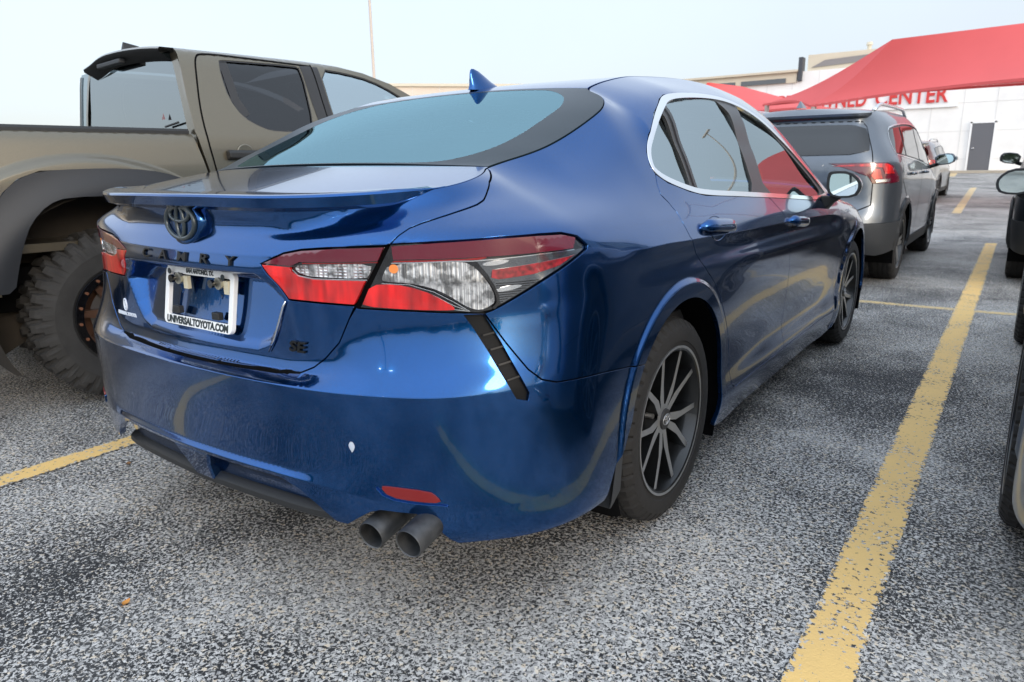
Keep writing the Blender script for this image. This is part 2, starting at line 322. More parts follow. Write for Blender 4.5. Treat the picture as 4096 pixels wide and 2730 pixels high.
# recess round the number plate, outline in (x, z)
RECESS = np.array([(-.285,.905),(-.365,.845),(-.335,.77),(-.30,.725),(-.25,.705),(-.1,.700),(.1,.700),(.25,.705),(.30,.725),(.335,.77),(.365,.845),(.285,.905)])
def poly_sd(poly, a, b):
    """signed distance to a closed polygon, positive inside"""
    d = np.full(np.shape(a), 1e9); ins = np.zeros(np.shape(a), bool)
    n = len(poly)
    for i in range(n):
        x0, y0 = poly[i]; x1, y1 = poly[(i+1) % n]
        ex, ey = x1-x0, y1-y0; L = ex*ex+ey*ey+1e-18
        t = np.clip(((a-x0)*ex+(b-y0)*ey)/L, 0, 1)
        d = np.minimum(d, np.hypot(a-x0-t*ex, b-y0-t*ey))
        c = (y0 > b) != (y1 > b)
        with np.errstate(all='ignore'):
            ins ^= c & (a < (x1-x0)*(b-y0)/(y1-y0+1e-18)+x0)
    return np.where(ins, d, -d)
def rows_at(s):
    s = np.clip(np.abs(s), 0, SG[-1]-1e-6); k = np.minimum((s/DS).astype(int), len(SG)-2); f = s/DS-k
    L = lambda A: A[k]*(1-f)[:,None]+A[k+1]*f[:,None]
    l1 = lambda A: A[k]*(1-f)+A[k+1]*f
    return L(ZR), L(OR), L(WR), l1(_px), l1(_py), l1(_nx), l1(_ny)
def off_of(z, Z, O, W):
    h = np.diff(Z, axis=1); d = np.diff(O, axis=1)/h
    m = np.empty_like(O)
    m[:,1:-1] = (d[:,:-1]*h[:,1:]+d[:,1:]*h[:,:-1])/(h[:,1:]+h[:,:-1])
    m[:,0] = d[:,0]; m[:,-1] = d[:,-1]*1.15
    # limit overshoot
    lim = 2.5*np.minimum(np.abs(np.c_[d[:,:1], d]), np.abs(np.c_[d, d[:,-1:]]))+.02
    m = np.clip(m, -lim, lim)
    j = np.clip((z[:,None] >= Z).sum(1)-1, 0, Z.shape[1]-2); r = np.arange(len(z))
    hh = h[r,j]; dd = d[r,j]; t = np.clip((z-Z[r,j])/hh, -.3, 1.3)
    m0 = m[r,j]*(1-W[r,j])+dd*W[r,j]; m1 = m[r,j+1]*(1-W[r,j+1])+dd*W[r,j+1]
    o0, o1 = O[r,j], O[r,j+1]
    return o0*(1+2*t)*(1-t)**2+m0*hh*t*(1-t)**2+o1*t*t*(3-2*t)+m1*hh*t*t*(t-1)
WHEEL_Z = .334; ARCH_R = .402
def feat(s, z, x, y):
    d = np.zeros_like(z); a = np.abs(s)
    m = (a < .5) & (z > .68) & (z < .95)
    if m.any():
        sd = poly_sd(RECESS, x[m], z[m]); dep = .005+.058*np.clip((z[m]-.70)/.2, 0, 1)
        top = np.clip((.917-z[m])/.006, 0, 1)
        d[m] -= dep*sstep(np.minimum(sd/.028, 1))*np.where(sd > 0, 1, 0)*1.0
    for yc in (0, 2.825):
        r = np.hypot(y-yc, z-WHEEL_Z); mm = (a > 1.1) & (a < 5.1)
        d += np.where(mm, .011*(1-sstep((r-ARCH_R-.045)/.022)), 0)
    return d
VENT = np.array([(.821,.825),(.862,.825),(.897,.7614),(.9225,.7064),(.950,.645),(.947,.629),(.9225,.637),(.8995,.6843),(.870,.7445),(.840,.7976)])
def A_pos(s, z, features=True):
    s = np.asarray(s, float); z = np.asarray(z, float); sg = np.where(s < 0, -1., 1.)
    Z, O, W, px, py, nx, ny = rows_at(s)
    o = off_of(z, Z, O, W)
    if features: o = o+feat(s, z, sg*(px+o*nx), py+o*ny)
    return np.stack([sg*(px+o*nx), py+o*ny, z], 1)
def A_surf(a, b, eps=8e-4):
    P = A_pos(a, b); U = A_pos(a+eps, b)-A_pos(a-eps, b); V = A_pos(a, b+eps)-A_pos(a, b-eps)
    N = np.cross(U, V); N /= np.linalg.norm(N, axis=1)[:,None]+1e-12
    return P, N
def E_pos(s):
    """upper edge curve of the side surface"""
    Z = rows_at(np.asarray(s, float))[0]; return A_pos(s, Z[:,13]-1e-5, False)
# top surface: parabolic arcs between the edge curve and the centre line
CENTRE = np.array([(1.164,-.62,1.152),(1.36,-.45,1.220),(1.52,-.28,1.282),(1.63,-.16,1.323),(1.735,-.02,1.368),(1.82,.13,1.413),(1.95,.24,1.438),(2.15,.44,1.462),(2.75,1.0,1.497),(3.25,1.5,1.475),(3.5,1.78,1.40),(3.75,2.08,1.25),(4.1,2.5,1.03),(4.25,2.62,1.0),(4.58,2.88,.955),(5.0,3.3,.88),(6.0,3.62,.79)])
CEN = gsmooth(np.stack([pchip(CENTRE[:,0], CENTRE[:,k], SG) for k in (1, 2)], 1), 6)
def B_pos(u, v):
    """u in -1..1 across, v = sigma of the edge"""
    E = E_pos(np.clip(v, 1.16, 5.9)); k = np.clip(v/DS, 0, len(SG)-2); i = k.astype(int); f = (k-i)[:,None]
    c = CEN[i]*(1-f)+CEN[i+1]*f
    q = u*u
    return np.stack([E[:,0]*u, c[:,0]+(E[:,1]-c[:,0])*q, c[:,1]+(E[:,2]-c[:,1])*q], 1)
def B_surf(a, b, eps=8e-4):
    P = B_pos(a, b); U = B_pos(a+eps, b)-B_pos(a-eps, b); V = B_pos(a, b+eps)-B_pos(a, b-eps)
    N = np.cross(U, V); N /= np.linalg.norm(N, axis=1)[:,None]+1e-12
    return P, N
def D_surf(a, b):
    P = np.stack([a, b, deck_h(a, b)], 1); N = np.stack([.12*a, -.168+0*a, 1+0*a], 1)
    return P, N/np.linalg.norm(N, axis=1)[:,None]
class Wrap:
    """wrap-around body surface: plan curve plus height-dependent offsets, and a crowned top between its upper edges"""
    def __init__(s, plan, st, crease=None, centre=None, feat=None, smooth=6):
        plan = np.array(plan, float); arc_ = np.r_[0, np.cumsum(np.hypot(*np.diff(plan, axis=0).T))]; s.arc = arc_
        g = np.arange(0, arc_[-1], DS); s.g = g
        px = gsmooth(np.c_[pchip(arc_, plan[:,0], g)], smooth)[:,0]; px = px-px[0]*np.exp(-g/.03); py = gsmooth(np.c_[pchip(arc_, plan[:,1], g)], smooth)[:,0]
        tx, ty = np.gradient(px), np.gradient(py); tx[0], ty[0] = 1, 0; l = np.hypot(tx, ty); s.px, s.py, s.nx, s.ny = px, py, ty/l, -tx/l
        ss = [q[0] for q in st]; n = len(st[0][1]); s.n = n
        s.Z = gsmooth(np.stack([pchip(ss, [q[1][j] for q in st], g) for j in range(n)], 1), smooth)
        s.O = gsmooth(np.stack([pchip(ss, [q[2][j] for q in st], g) for j in range(n)], 1), smooth)
        s.W = np.stack([np.full(len(g), (crease or {}).get(j, 0.)) for j in range(n)], 1); s.feat = feat
        if centre is not None: c = np.array(centre, float); s.C = gsmooth(np.stack([pchip(c[:,0], c[:,k], g) for k in (1, 2)], 1), smooth)
    def rows(s, a):
        a = np.clip(np.abs(a), 0, s.g[-1]-1e-6); k = np.minimum((a/DS).astype(int), len(s.g)-2); f = a/DS-k
        return [A[k]*(1-f)[:,None]+A[k+1]*f[:,None] if A.ndim == 2 else A[k]*(1-f)+A[k+1]*f for A in (s.Z, s.O, s.W, s.px, s.py, s.nx, s.ny)]
    def top(s, a): return s.rows(np.asarray(a, float))[0][:,-1]-2e-4
    def pos(s, a, z):
        a = np.asarray(a, float); z = np.asarray(z, float); sg = np.where(a < 0, -1., 1.); Z, O, W, px, py, nx, ny = s.rows(a); o = off_of(z, Z, O, W)
        if s.feat: o = o+s.feat(np.abs(a), z, px+o*nx, py+o*ny)
        return np.stack([sg*(px+o*nx), py+o*ny, z], 1)
    def A(s, a, b, e=1e-3):
        P = s.pos(a, b); N = np.cross(s.pos(a+e, b)-s.pos(a-e, b), s.pos(a, b+e)-s.pos(a, b-e)); return P, N/(np.linalg.norm(N, axis=1)[:,None]+1e-12)
    def bpos(s, u, v):
        E = s.pos(v, s.top(v)); k = np.clip(v/DS, 0, len(s.g)-2); i = k.astype(int); f = (k-i)[:,None]; c = s.C[i]*(1-f)+s.C[i+1]*f; q = u*u
        return np.stack([E[:,0]*u, c[:,0]+(E[:,1]-c[:,0])*q, c[:,1]+(E[:,2]-c[:,1])*q], 1)
    def B(s, a, b, e=1e-3):
        P = s.bpos(a, b); N = np.cross(s.bpos(a+e, b)-s.bpos(a-e, b), s.bpos(a, b+e)-s.bpos(a, b-e)); return P, N/(np.linalg.norm(N, axis=1)[:,None]+1e-12)
# ---------------------------------------------------------------- shared materials
paint('blue_paint', (.0030,.062,.215), .95, .14, .05, .003)
paint('bronze_paint', (.150,.130,.093), .8, .34, .05, .015)
paint('grey_paint', (.115,.132,.155), .75, .34, .05, .02)
paint('silver_paint', (.30,.32,.34), .75, .32, .05, .02)
paint('black_paint', (.008,.009,.011), .3, .3, .05, .01)
paint('pale_paint', (.42,.42,.41), .75, .32, .05, .02)
pbr('rubber', (.0095,.0085,.008), .8, bump=(60,.12,.004), var=(9,.25))
pbr('tyre_tread', (.026,.025,.024), .85, bump=(80,.2,.004), var=(12,.3))
pbr('tyre_letter', (.035,.034,.033), .7)
pbr('black_plastic', (.012,.0125,.013), .55, bump=(160,.18,.002))
pbr('grey_plastic', (.024,.026,.029), .62, bump=(160,.2,.002))
pbr('vent_black', (.003,.003,.0033), .6, spec=.2)
pbr('gloss_black', (.004,.004,.005), .12, coat=1)
pbr('void_black', (.0015,.0015,.0018), .9, spec=.1)
pbr('trim_black', (.02,.019,.019), .38)
pbr('chrome', (.78,.79,.80), .10, 1)
pbr('satin_chrome', (.70,.71,.72), .22, 1)
pbr('machined', (.44,.445,.45), .36, .85, bump=(260,.05,.001))
pbr('wheel_dark', (.007,.0075,.008), .34, .3, coat=.4)
pbr('disc_metal', (.30,.29,.28), .42, 1)
pbr('exhaust_metal', (.07,.072,.075), .50, .7, var=(20,.5), bump=(40,.2,.001))
pbr('exhaust_soot', (.008,.0075,.007), .9)
pbr('frame_white', (.80,.80,.79), .35, coat=.6)
pbr('letter_dark', (.012,.02,.022), .5)
pbr('sticker_white', (.62,.66,.72), .5)
pbr('badge_black', (.004,.0045,.005), .45, spec=.3)
pbr('badge_face', (.030,.042,.048), .34, .3, coat=.5)
pbr('bolt_zinc', (.5,.48,.40), .35, .9)
pbr('tape_cream', (.55,.50,.36), .6)
pbr('cabin_dark', (.018,.019,.021), .8)
pbr('seat_cloth', (.035,.036,.04), .85, var=(30,.2))
pbr('headliner', (.22,.22,.21), .9)
pbr('mirror_glass', (.72,.80,.78), .02, 1)
pbr('lens_red_dark', (.105,.0045,.016), .16, coat=1)
pbr('lens_red_line', (.25,.002,.003), .2, coat=1)
pbr('lens_smoke', (.16,.17,.185), .12, .85, coat=1)
pbr('reflector_red', (.16,.003,.003), .45, coat=.4)
def lens_red(name, col, sx, em=0):
    m = pbr(name, col, .30, 0, 1.0, .02); nt = m.node_tree; b = nt.nodes['Principled BSDF']; tc = nt.nodes.new('ShaderNodeTexCoord')
    mp = nt.nodes.new('ShaderNodeMapping'); mp.inputs['Scale'].default_value = sx; n = nt.nodes.new('ShaderNodeTexNoise'); n.inputs['Scale'].default_value = 1; n.inputs['Detail'].default_value = 2
    cr = nt.nodes.new('ShaderNodeValToRGB'); cr.color_ramp.elements[0].position = .3; cr.color_ramp.elements[1].position = .72
    cr.color_ramp.elements[0].color = (col[0]*.32, col[1]*.3, col[2]*.3, 1); cr.color_ramp.elements[1].color = (min(1, col[0]*1.35), col[1]*1.5+.002, col[2]*1.5, 1)
    nt.links.new(tc.outputs['Object'], mp.inputs[0]); nt.links.new(mp.outputs[0], n.inputs['Vector']); nt.links.new(n.outputs[0], cr.inputs[0]); nt.links.new(cr.outputs[0], b.inputs['Base Color'])
    return m
lens_red('lens_red', (.62,.003,.004), (30,30,7))
lens_red('lens_red_side', (.26,.006,.012), (70,70,90))
def reflector_bowl(name, freq, flute):
    """silvered, fluted lamp reflector under a clear lens"""
    m = pbr(name, (.80,.80,.79), .2, .55, .7, .02); nt = m.node_tree; b = nt.nodes['Principled BSDF']; tc = nt.nodes.new('ShaderNodeTexCoord')
    mp = nt.nodes.new('ShaderNodeMapping'); mp.inputs['Scale'].default_value = freq
    n = nt.nodes.new('ShaderNodeTexVoronoi'); n.inputs['Scale'].default_value = 1; n.inputs['Randomness'].default_value = .12; n.distance = 'CHEBYCHEV'
    bp = nt.nodes.new('ShaderNodeBump'); bp.inputs['Strength'].default_value = flute; bp.inputs['Distance'].default_value = .012
    cr = nt.nodes.new('ShaderNodeValToRGB'); cr.color_ramp.elements[0].position = .22; cr.color_ramp.elements[1].position = .62
    cr.color_ramp.elements[0].color = (.95,.95,.94,1); cr.color_ramp.elements[1].color = (.14,.14,.15,1)
    nt.links.new(tc.outputs['Object'], mp.inputs[0]); nt.links.new(mp.outputs[0], n.inputs['Vector']); nt.links.new(n.outputs['Distance'], bp.inputs['Height']); nt.links.new(bp.outputs[0], b.inputs['Normal'])
    nt.links.new(n.outputs['Distance'], cr.inputs[0])
    n2 = nt.nodes.new('ShaderNodeTexNoise'); n2.inputs['Scale'].default_value = 48; n2.inputs['Detail'].default_value = 3; nt.links.new(tc.outputs['Object'], n2.inputs['Vector'])
    m2 = nt.nodes.new('ShaderNodeMapRange'); m2.inputs[1].default_value = .40; m2.inputs[2].default_value = .56; m2.inputs[3].default_value = .30; m2.inputs[4].default_value = 1.0; nt.links.new(n2.outputs[0], m2.inputs[0])
    mm_ = nt.nodes.new('ShaderNodeMix'); mm_.data_type = 'RGBA'; mm_.blend_type = 'MULTIPLY'; mm_.inputs[0].default_value = 1; nt.links.new(cr.outputs[0], mm_.inputs[6]); nt.links.new(m2.outputs[0], mm_.inputs[7]); nt.links.new(mm_.outputs[2], b.inputs['Base Color'])
reflector_bowl('reflector_flutes', (150,150,14), .5)
reflector_bowl('reflector_grid', (80,80,150), .6)
glass('window_glass', (.36,.47,.47), 5.2, (.84,.97,1.0))
glass('rear_glass', (.45,.74,.86), 3.8, (.56,.90,1.0))
glass('tint_rear', (.10,.13,.15), 3.0, (.86,.95,1.0))
pbr('bronze_wheel', (.16,.085,.055), .42, .7)
glass('dark_glass', (.05,.055,.06), 1.55)
glass('tint_glass', (.03,.033,.04), 1.65)
pbr('frit_black', (.008,.016,.022), .30, spec=.22)
# ---------------------------------------------------------------- wheels (axis along x, outer face towards +x)
def tyre_mesh(Rt, rr, w, n=180, mud=False):
    h = w/2
    if mud: prof = [(-h+.02,rr),(-h,rr+.02),(-h-.012,(rr+Rt)/2),(-h,Rt-.05),(-h+.012,Rt-.02),(-h+.03,Rt-.004),(-h*.55,Rt),(-h*.3,Rt),(-.018,Rt),(.018,Rt),(h*.3,Rt),(h*.55,Rt),(h-.03,Rt-.004),(h-.012,Rt-.02),(h,Rt-.05),(h+.012,(rr+Rt)/2),(h,rr+.02),(h-.02,rr)]
    else:
        g = .006; prof = [(-h+.015,rr),(-h+.003,rr+.015),(-h,(rr+Rt)/2),(-h+.006,Rt-.025),(-h+.02,Rt-.008)]
        for x0 in (-.55,-.18,.18,.55): prof += [(h*x0-.006,Rt-.001),(h*x0-.005,Rt-g),(h*x0+.005,Rt-g),(h*x0+.006,Rt-.001)]
        prof += [(h-.02,Rt-.008),(h-.006,Rt-.025),(h-.001,(rr*.35+Rt*.65)),(h,(rr*.6+Rt*.4)),(h-.002,rr+.022),(h-.006,rr+.020),(h-.010,rr+.004),(h-.018,rr)]
    V = []; m = len(prof)
    for j in range(n):
        a = 2*math.pi*j/n
        for i, (x, r) in enumerate(prof):
            if mud:
                e = abs(x)/h; blk = (j+(2 if x > 0 else 0)+int(e*3)) % 6
                if Rt-r < .03:
                    if blk in (0, 1): r -= .026
                    if abs(x) < .02: r -= .020*(1 if (j % 12) < 9 else 0)
                    if .5 < e < .6 and (j % 6) > 2: r -= .010
                elif Rt-r < .07 and blk in (0, 1): x *= .965
                elif Rt-r < .07 and (j//6) % 2: x *= 1.02
            else:
                e = abs(x)/h
                if Rt-r < .03 and e > .6 and j % 5 == 0: r -= .010; x *= .985
                elif Rt-r < .004 and e <= .6 and (j+int(9*x/h)) % 6 == 0: r -= .003
            V.append((x, r*math.sin(a), r*math.cos(a)))
    F = [(j*m+i, j*m+i+1, ((j+1) % n)*m+i+1, ((j+1) % n)*m+i) for j in range(n) for i in range(m-1)]
    return V, F
def prism(poly, x0f, x1f, mb, mi_face, mi_side):
    """polygon [(y,z)] given thickness along x; x0f/x1f back/front depth functions of radius"""
    n = len(poly); fr = [(x1f(math.hypot(*p)), p[0], p[1]) for p in poly]; bk = [(x0f(math.hypot(*p)), p[0], p[1]) for p in poly]
    mb.add(fr, [tuple(range(n))], mi_face); mb.add(fr+bk, [(i, n+i, n+(i+1) % n, (i+1) % n) for i in range(n)], mi_side)
def make_wheel(parent, loc, side, Rt=.338, rr=.240, w=.235, style='split', tyre_mat='rubber', rim_mats=('wheel_dark','machined'), phi0=-32, mud=False, simple=False):
    wh = bpy.data.objects.new('wheel', None); COL.objects.link(wh); wh.parent = parent; wh.location = loc; wh.empty_display_size = .1
    if side < 0: wh.rotation_euler = (0, 0, math.pi)
    V, F = tyre_mesh(Rt, rr, w, 96 if simple else (216 if mud else 240), mud)
    ty = build('tyre', V, F, MAT[tyre_mat], wh, not mud, autos=None if mud else 35)
    mb = MB(); h = w/2
    mb.lathe_x([(h-.012,rr+.004),(h-.004,rr+.006),(h-.003,rr+.002),(h-.005,rr-.002)], 96, 1)
    mb.lathe_x([(h-.005,rr-.002),(h-.008,rr-.008),(h-.03,rr-.016),(h-.07,rr-.026),(-h+.03,rr-.03),(-h,rr)], 72, 0)
    mb.lathe_x([(h-.13,rr-.03),(h-.135,.05)], 48, 0)
    if style == 'split':
        front = lambda r: h-.020-.022*(1-min(1, r/rr))**1.3; back = lambda r: h-.062-.03*(1-min(1, r/rr))
        for k in range(5):
            for sgn in (-1, 1):
                c = R(phi0+72*k); tip = c+sgn*R(18)
                d0 = np.array([math.sin(c), math.cos(c)]); p0 = np.array([math.cos(c), -math.sin(c)])*sgn
                d1 = np.array([math.sin(tip), math.cos(tip)]); p1 = np.array([math.cos(tip), -math.sin(tip)])*sgn
                a0 = d0*.040; a1 = d0*.096+p0*.007; a2 = d1*(rr-.008)+p1*.011; a3 = d1*(rr-.008)-p1*.008; a4 = d0*.118+p0*.040; a5 = d0*.040+p0*.024
                poly = [a0, a1, a3*.985, a3, a2, a4, a5]
                if sgn > 0: poly = poly[::-1]
                prism([tuple(p) for p in poly], back, front, mb, 1, 0)
        mb.lathe_x([(h-.038,.050),(h-.034,.040),(h-.034,.036)], 40, 1)
        for k in range(5):
            a = R(phi0+36+72*k); mb.tube([(h-.075,.057*math.sin(a),.057*math.cos(a)),(h-.050,.057*math.sin(a),.057*math.cos(a))], .009, 8, mi=1)
    elif style == 'five':
        front = lambda r: h-.016-.02*(1-min(1, r/rr)); back = lambda r: h-.06
        for k in range(5):
            c = R(phi0+72*k)
            for (w0, w1) in ((.030,.020),):
                for sgn in (-1, 1):
                    d0 = np.array([math.sin(c), math.cos(c)]); p0 = np.array([math.cos(c), -math.sin(c)])
                    poly = [d0*.03-p0*.028, d0*(rr-.006)+p0*(sgn*.034-.016), d0*(rr-.006)+p0*(sgn*.034+.016), d0*.03+p0*.028]
                    prism([tuple(p) for p in poly][::-1], back, front, mb, 1, 0)
    else:   # beadlock truck wheel, eight thin bars
        front = lambda r: h-.05; back = lambda r: h-.09
        for k in range(8):
            c = R(phi0+45*k); d0 = np.array([math.sin(c), math.cos(c)]); p0 = np.array([math.cos(c), -math.sin(c)])
            prism([tuple(p) for p in [d0*.05-p0*.028, d0*(rr-.02)-p0*.014, d0*(rr-.02)+p0*.014, d0*.05+p0*.028]][::-1], back, front, mb, 0, 0)
        mb.lathe_x([(h-.048,.075),(h-.035,.06),(h-.035,.0)], 32, 0)
        mb.lathe_x([(h-.05,rr-.045),(h-.047,rr-.02),(h-.055,rr-.014)], 64, 0)
    rim = mb.build('rim', None, wh, True, mats=[MAT[m] for m in rim_mats], autos=30)
    if style == 'beadlock':
        m2 = MB(); m2.lathe_x([(h-.02,rr+.008),(h+.004,rr+.004),(h+.004,rr-.03),(h-.03,rr-.034)], 96)
        m2.build('beadlock_ring', MAT['gloss_black'], rim, True, autos=30)
        for k in range(18):
            a = R(20*k+7); m3 = MB(); m3.tube([(h+.002,(rr-.013)*math.sin(a),(rr-.013)*math.cos(a)),(h+.013,(rr-.013)*math.sin(a),(rr-.013)*math.cos(a))], .0075, 8)
            m3.build('bolt', MAT['copper'], rim, True, autos=40)
    if not simple:
        m4 = MB(); m4.lathe_x([(h-.105,.150),(h-.10,.15),(h-.10,.07),(h-.085,.066),(h-.085,0)], 48); m4.build('brake_disc', MAT['disc_metal'], wh, True, autos=30)
        if style == 'split':
            m5 = MB(); m5.lathe_x([(h-.036,.036),(h-.028,.034),(h-.026,.0)], 32); cap = m5.build('hub_cap', MAT['trim_black'], wh, True, autos=40)
            e = MB(); emblem_rings(e, lambda u, v: (h-.0262, u, v), .40); e.build('emblem', MAT['machined'], cap, True)
    return wh
def emblem_rings(mb, f, s, r=.0045, push=None):
    """three interlocked ovals: a wide outer one, a flat one across the top, a narrow upright one"""
    for (cx, cy, a, b, rr) in ((0,0,.064,.043,r),(0,.019,.043,.0185,r*.85),(0,.0,.0165,.040,r*.85)):
        pts = [f(s*(cx+a*math.cos(t)), s*(cy+b*math.sin(t))) for t in np.linspace(0, 2*math.pi, 48, endpoint=False)]
        mb.tube(pts, rr*s, 8, closed=True)
# ---------------------------------------------------------------- blue sedan
SED = thing('sedan', 'glossy blue four-door sedan in the middle, seen from behind, with red tail lights', 'car', (0,0,0), group=None)
BP = MAT['blue_paint']
def mir(P): P = np.asarray(P, float); return np.c_[-P[:,0], P[:,1]][::-1]
def Aabs(s, z): return A_surf(s, z)
def ez(s): return rows_at(np.asarray(s, float))[0][:,13]-2e-4
def crease_rows(s0, s1, js, step=.008):
    out = []
    s = np.arange(s0, s1, step); Z = rows_at(s)[0]
    for j in js:
        for d in (-.0025, 0, .0025): out.append(np.c_[s, Z[:,j]+d])
    return np.vstack(out)
arc = lambda c, a0, a1, n=28, r=ARCH_R: np.array([(c+r*math.cos(t), WHEEL_Z+r*math.sin(t)) for t in np.linspace(R(a0), R(a1), n)])
SC0 = SARC[PLAN.tolist().index([.94, 0.])]      # sigma of the rear axle
SC1 = SC0+2.825
GAP_BQ = [(1.431,.604),(1.197,.636),(1.026,.655),(.985,.669),(.9545,.6965),(.909,.76),(.8636,.8285)]
LAMP_BOT = [(.851,.829),(.813,.8315),(.708,.836),(.575,.838)]
GAP_LID = [(.5706,.841),(.5505,.812),(.5218,.7557),(.4828,.7163),(.4487,.6916),(.4088,.6745),(.3414,.6690),(.12,.6668)]
a_low = math.degrees(math.asin((.60-WHEEL_Z)/ARCH_R))
arcR = arc(SC0, 180+7, 180-a_low, 24)           # behind the rear wheel, bottom to gap
bump_r = [(.0,.415),(.36,.413),(.415,.392),(.465,.357),(.505,.322),(.535,.320),(.57,.345),(.60,.365),(.625,.373),(.705,.370),(.742,.342),(.77,.302),(.79,.285),(.835,.287),(1.0,.284),(1.225,.279)]
BUMP = bump_r+[(1.262,.335)]+[tuple(p) for p in arcR if p[1] > .455]+GAP_BQ[1:]+LAMP_BOT+GAP_LID
BUMP = np.array(BUMP); BUMP = np.vstack([BUMP, mir(BUMP)])
bump = panel('rear_bumper', A_surf, BUMP, BP, SED, step=.0075, depth=.02, holes=[VENT, mir(VENT)], rows=crease_rows(-1.2, 1.2, (2, 4, 5)))
# boot lid: rear face, shoulder and deck
LAMP_LID = [(.5673,.8428),(.4796,.8438),(.3796,.8448),(.3086,.9278),(.379,.9556),(.431,.9653),(.504,.9715),(.6525,.979)]
GAP_TOP = [(.6633,.9835),(.6682,.9905),(.6783,1.0012),(.6964,1.0142),(.7232,1.0238),(.7635,1.0341),(.8091,1.0441),(.8782,1.0574),(.9116,1.0666),(.9548,1.0864),(1.0034,1.1053),(1.139,1.1342)]
gl = [(p[0], p[1]) for p in GAP_LID[::-1]][:-1]
lid_r = [(.12,.6668)]+gl+LAMP_LID+GAP_TOP
es = np.arange(1.135, 0, -.012)
lid_r += [(s, float(ez([s])[0])) for s in es if s > .01]
LID = np.vstack([np.array(lid_r), mir(lid_r)])
lidA = panel('boot_lid', A_surf, LID, BP, SED, step=.0065, depth=.012, inset=.0018, rows=crease_rows(-.7, .7, (8, 9)))
ee = E_pos(np.arange(0, 1.14, .012))[:,:2]
front = np.array([(x, -.62+.085*(x/.607)**2-.004) for x in np.linspace(.604, 0, 30)])
deck_r = np.vstack([ee, front]); DECK = np.vstack([deck_r, mir(deck_r[1:-1])])
deck = panel('deck', D_surf, DECK, BP, SED, step=.02, inset=0, depth=.012)
lid = joined('boot_lid', [lidA, deck], SED)
# spoiler: a lip along the deck's trailing edge, running forward along the sides
rings = []; _q = np.arange(0, .80, .01); _Eq = E_pos(_q); _t = gsmooth(np.gradient(_Eq[:,:2], axis=0), 3); _t[0] = (1, 0)
_en = np.stack([_t[:,1], -_t[:,0]], 1); _en /= np.linalg.norm(_en, axis=1)[:,None]
for sg, i in [(-1, k) for k in range(77, 0, -1)]+[(1, k) for k in range(78)]:
    s = _q[i]; p = _Eq[i]; n = _en[i]; f = 1-sstep((s-.57)/.19); g = 1-sstep((s-.62)/.14)
    P_ = lambda d, h: (sg*(p[0]+n[0]*d), p[1]+n[1]*d, deck_h(p[0], p[1])+h)
    rings.append([P_(-.075*(.35+.65*f), .0006+(.0126*.075*(.35+.65*f)*0)), P_(-.030, .003*g+.0008), P_(.028*f, .010*g+.001), P_(.034*f+.0004, .0085*g), P_(.036*f+.0006, .004*g-.0006), P_(.029*f, -.018*g-.001), P_(-.003, -.026*g-.003)])
for r_ in rings:                                   # the root sits on the sloping deck
    x, y, z = r_[0]; r_[0] = (x, y, deck_h(x, y)+.0006)
    x, y, z = r_[1]; r_[1] = (x, y, max(z, deck_h(x, y)+.001))
spo = MB().loft(rings, closed=False, caps=False); spoiler = spo.build('spoiler', BP, lid, True, autos=28)
ribbon('spoiler_joint', A_surf, [(.55,.0),(.56,0)], .004, .0, MAT['void_black'], lid) if False else None
# side bodies
CHROME_OUT = np.array([(1.7329,1.1127),(1.7217,1.1383),(1.7369,1.1787),(1.7812,1.2306),(1.8734,1.2999),(1.9723,1.3491),(2.0269,1.3669),(2.1148,1.3792),(2.2945,1.3936),(2.508,1.404),(2.66,1.4035),(2.78,1.390),(2.97,1.350),(3.1675,1.2995),(3.3757,1.232),(3.548,1.1426),(3.717,1.054),(3.84,.992)])
CHROME_BOT = np.array([(3.85,.972),(3.78,.957),(3.583,.9555),(3.4147,.961),(3.062,.9831),(2.7342,1.0014),(2.383,1.0205),(2.05,1.0379),(1.9321,1.0548),(1.793,1.0857)])
DOOR_REAR = [(1.7329,1.1127),(1.7157,1.0814),(1.7128,1.0521),(1.7402,1.0298),(1.7631,.9988),(1.7668,.9688),(1.7851,.9243),(1.843,.8656),(1.9387,.7946),(1.9965,.7581),(2.0672,.7032),(2.1331,.6307),(2.2064,.5447),(2.265,.44),(2.2856,.3434),(2.30,.312),(2.33,.296)]
DOOR_FRONT = [(3.97,.955),(4.0,.80),(4.05,.62),(4.085,.46),(4.06,.33),(4.03,.296)]
BPIL_GAP = [(2.7342,1.0014),(2.765,.990),(2.8085,.9617),(2.880,.9187),(2.905,.8718),(2.94,.78),(2.985,.68),(3.02,.58),(3.04,.46),(3.04,.36),(3.04,.296)]
LAMP_BODY = [(.6576,.981),(.7618,.9875),(.9045,.9937),(1.0032,.995),(1.07,.9935),(1.125,.982),(1.1600,.9590),(1.1560,.950),(1.0094,.8909),(.9005,.8412),(.8804,.8328),(.851,.829),(.813,.8315),(.708,.836),(.575,.838)]
side_r = GAP_TOP[::-1][1:]
s_ = np.arange(1.145, 4.02, .02)
SIDE = [(1.139,1.1342)]+[(s, float(ez([s])[0])) for s in s_]+[(3.985,.972)]+[tuple(p) for p in CHROME_BOT[:1]]+[tuple(p) for p in CHROME_OUT[::-1][:-1]]+DOOR_REAR+[(3.04,.296),(4.03,.296),(4.09,.296),(4.12,.165)]+[(s, .150) for s in np.arange(4.0, 2.2, -.1)]+[tuple(p) for p in arc(SC0, -20, 180-a_low, 50)]+GAP_BQ[1:]+LAMP_BODY[10:4:-1]+LAMP_BODY[4::-1]+GAP_TOP[:-1]
SIDE = np.array(SIDE)
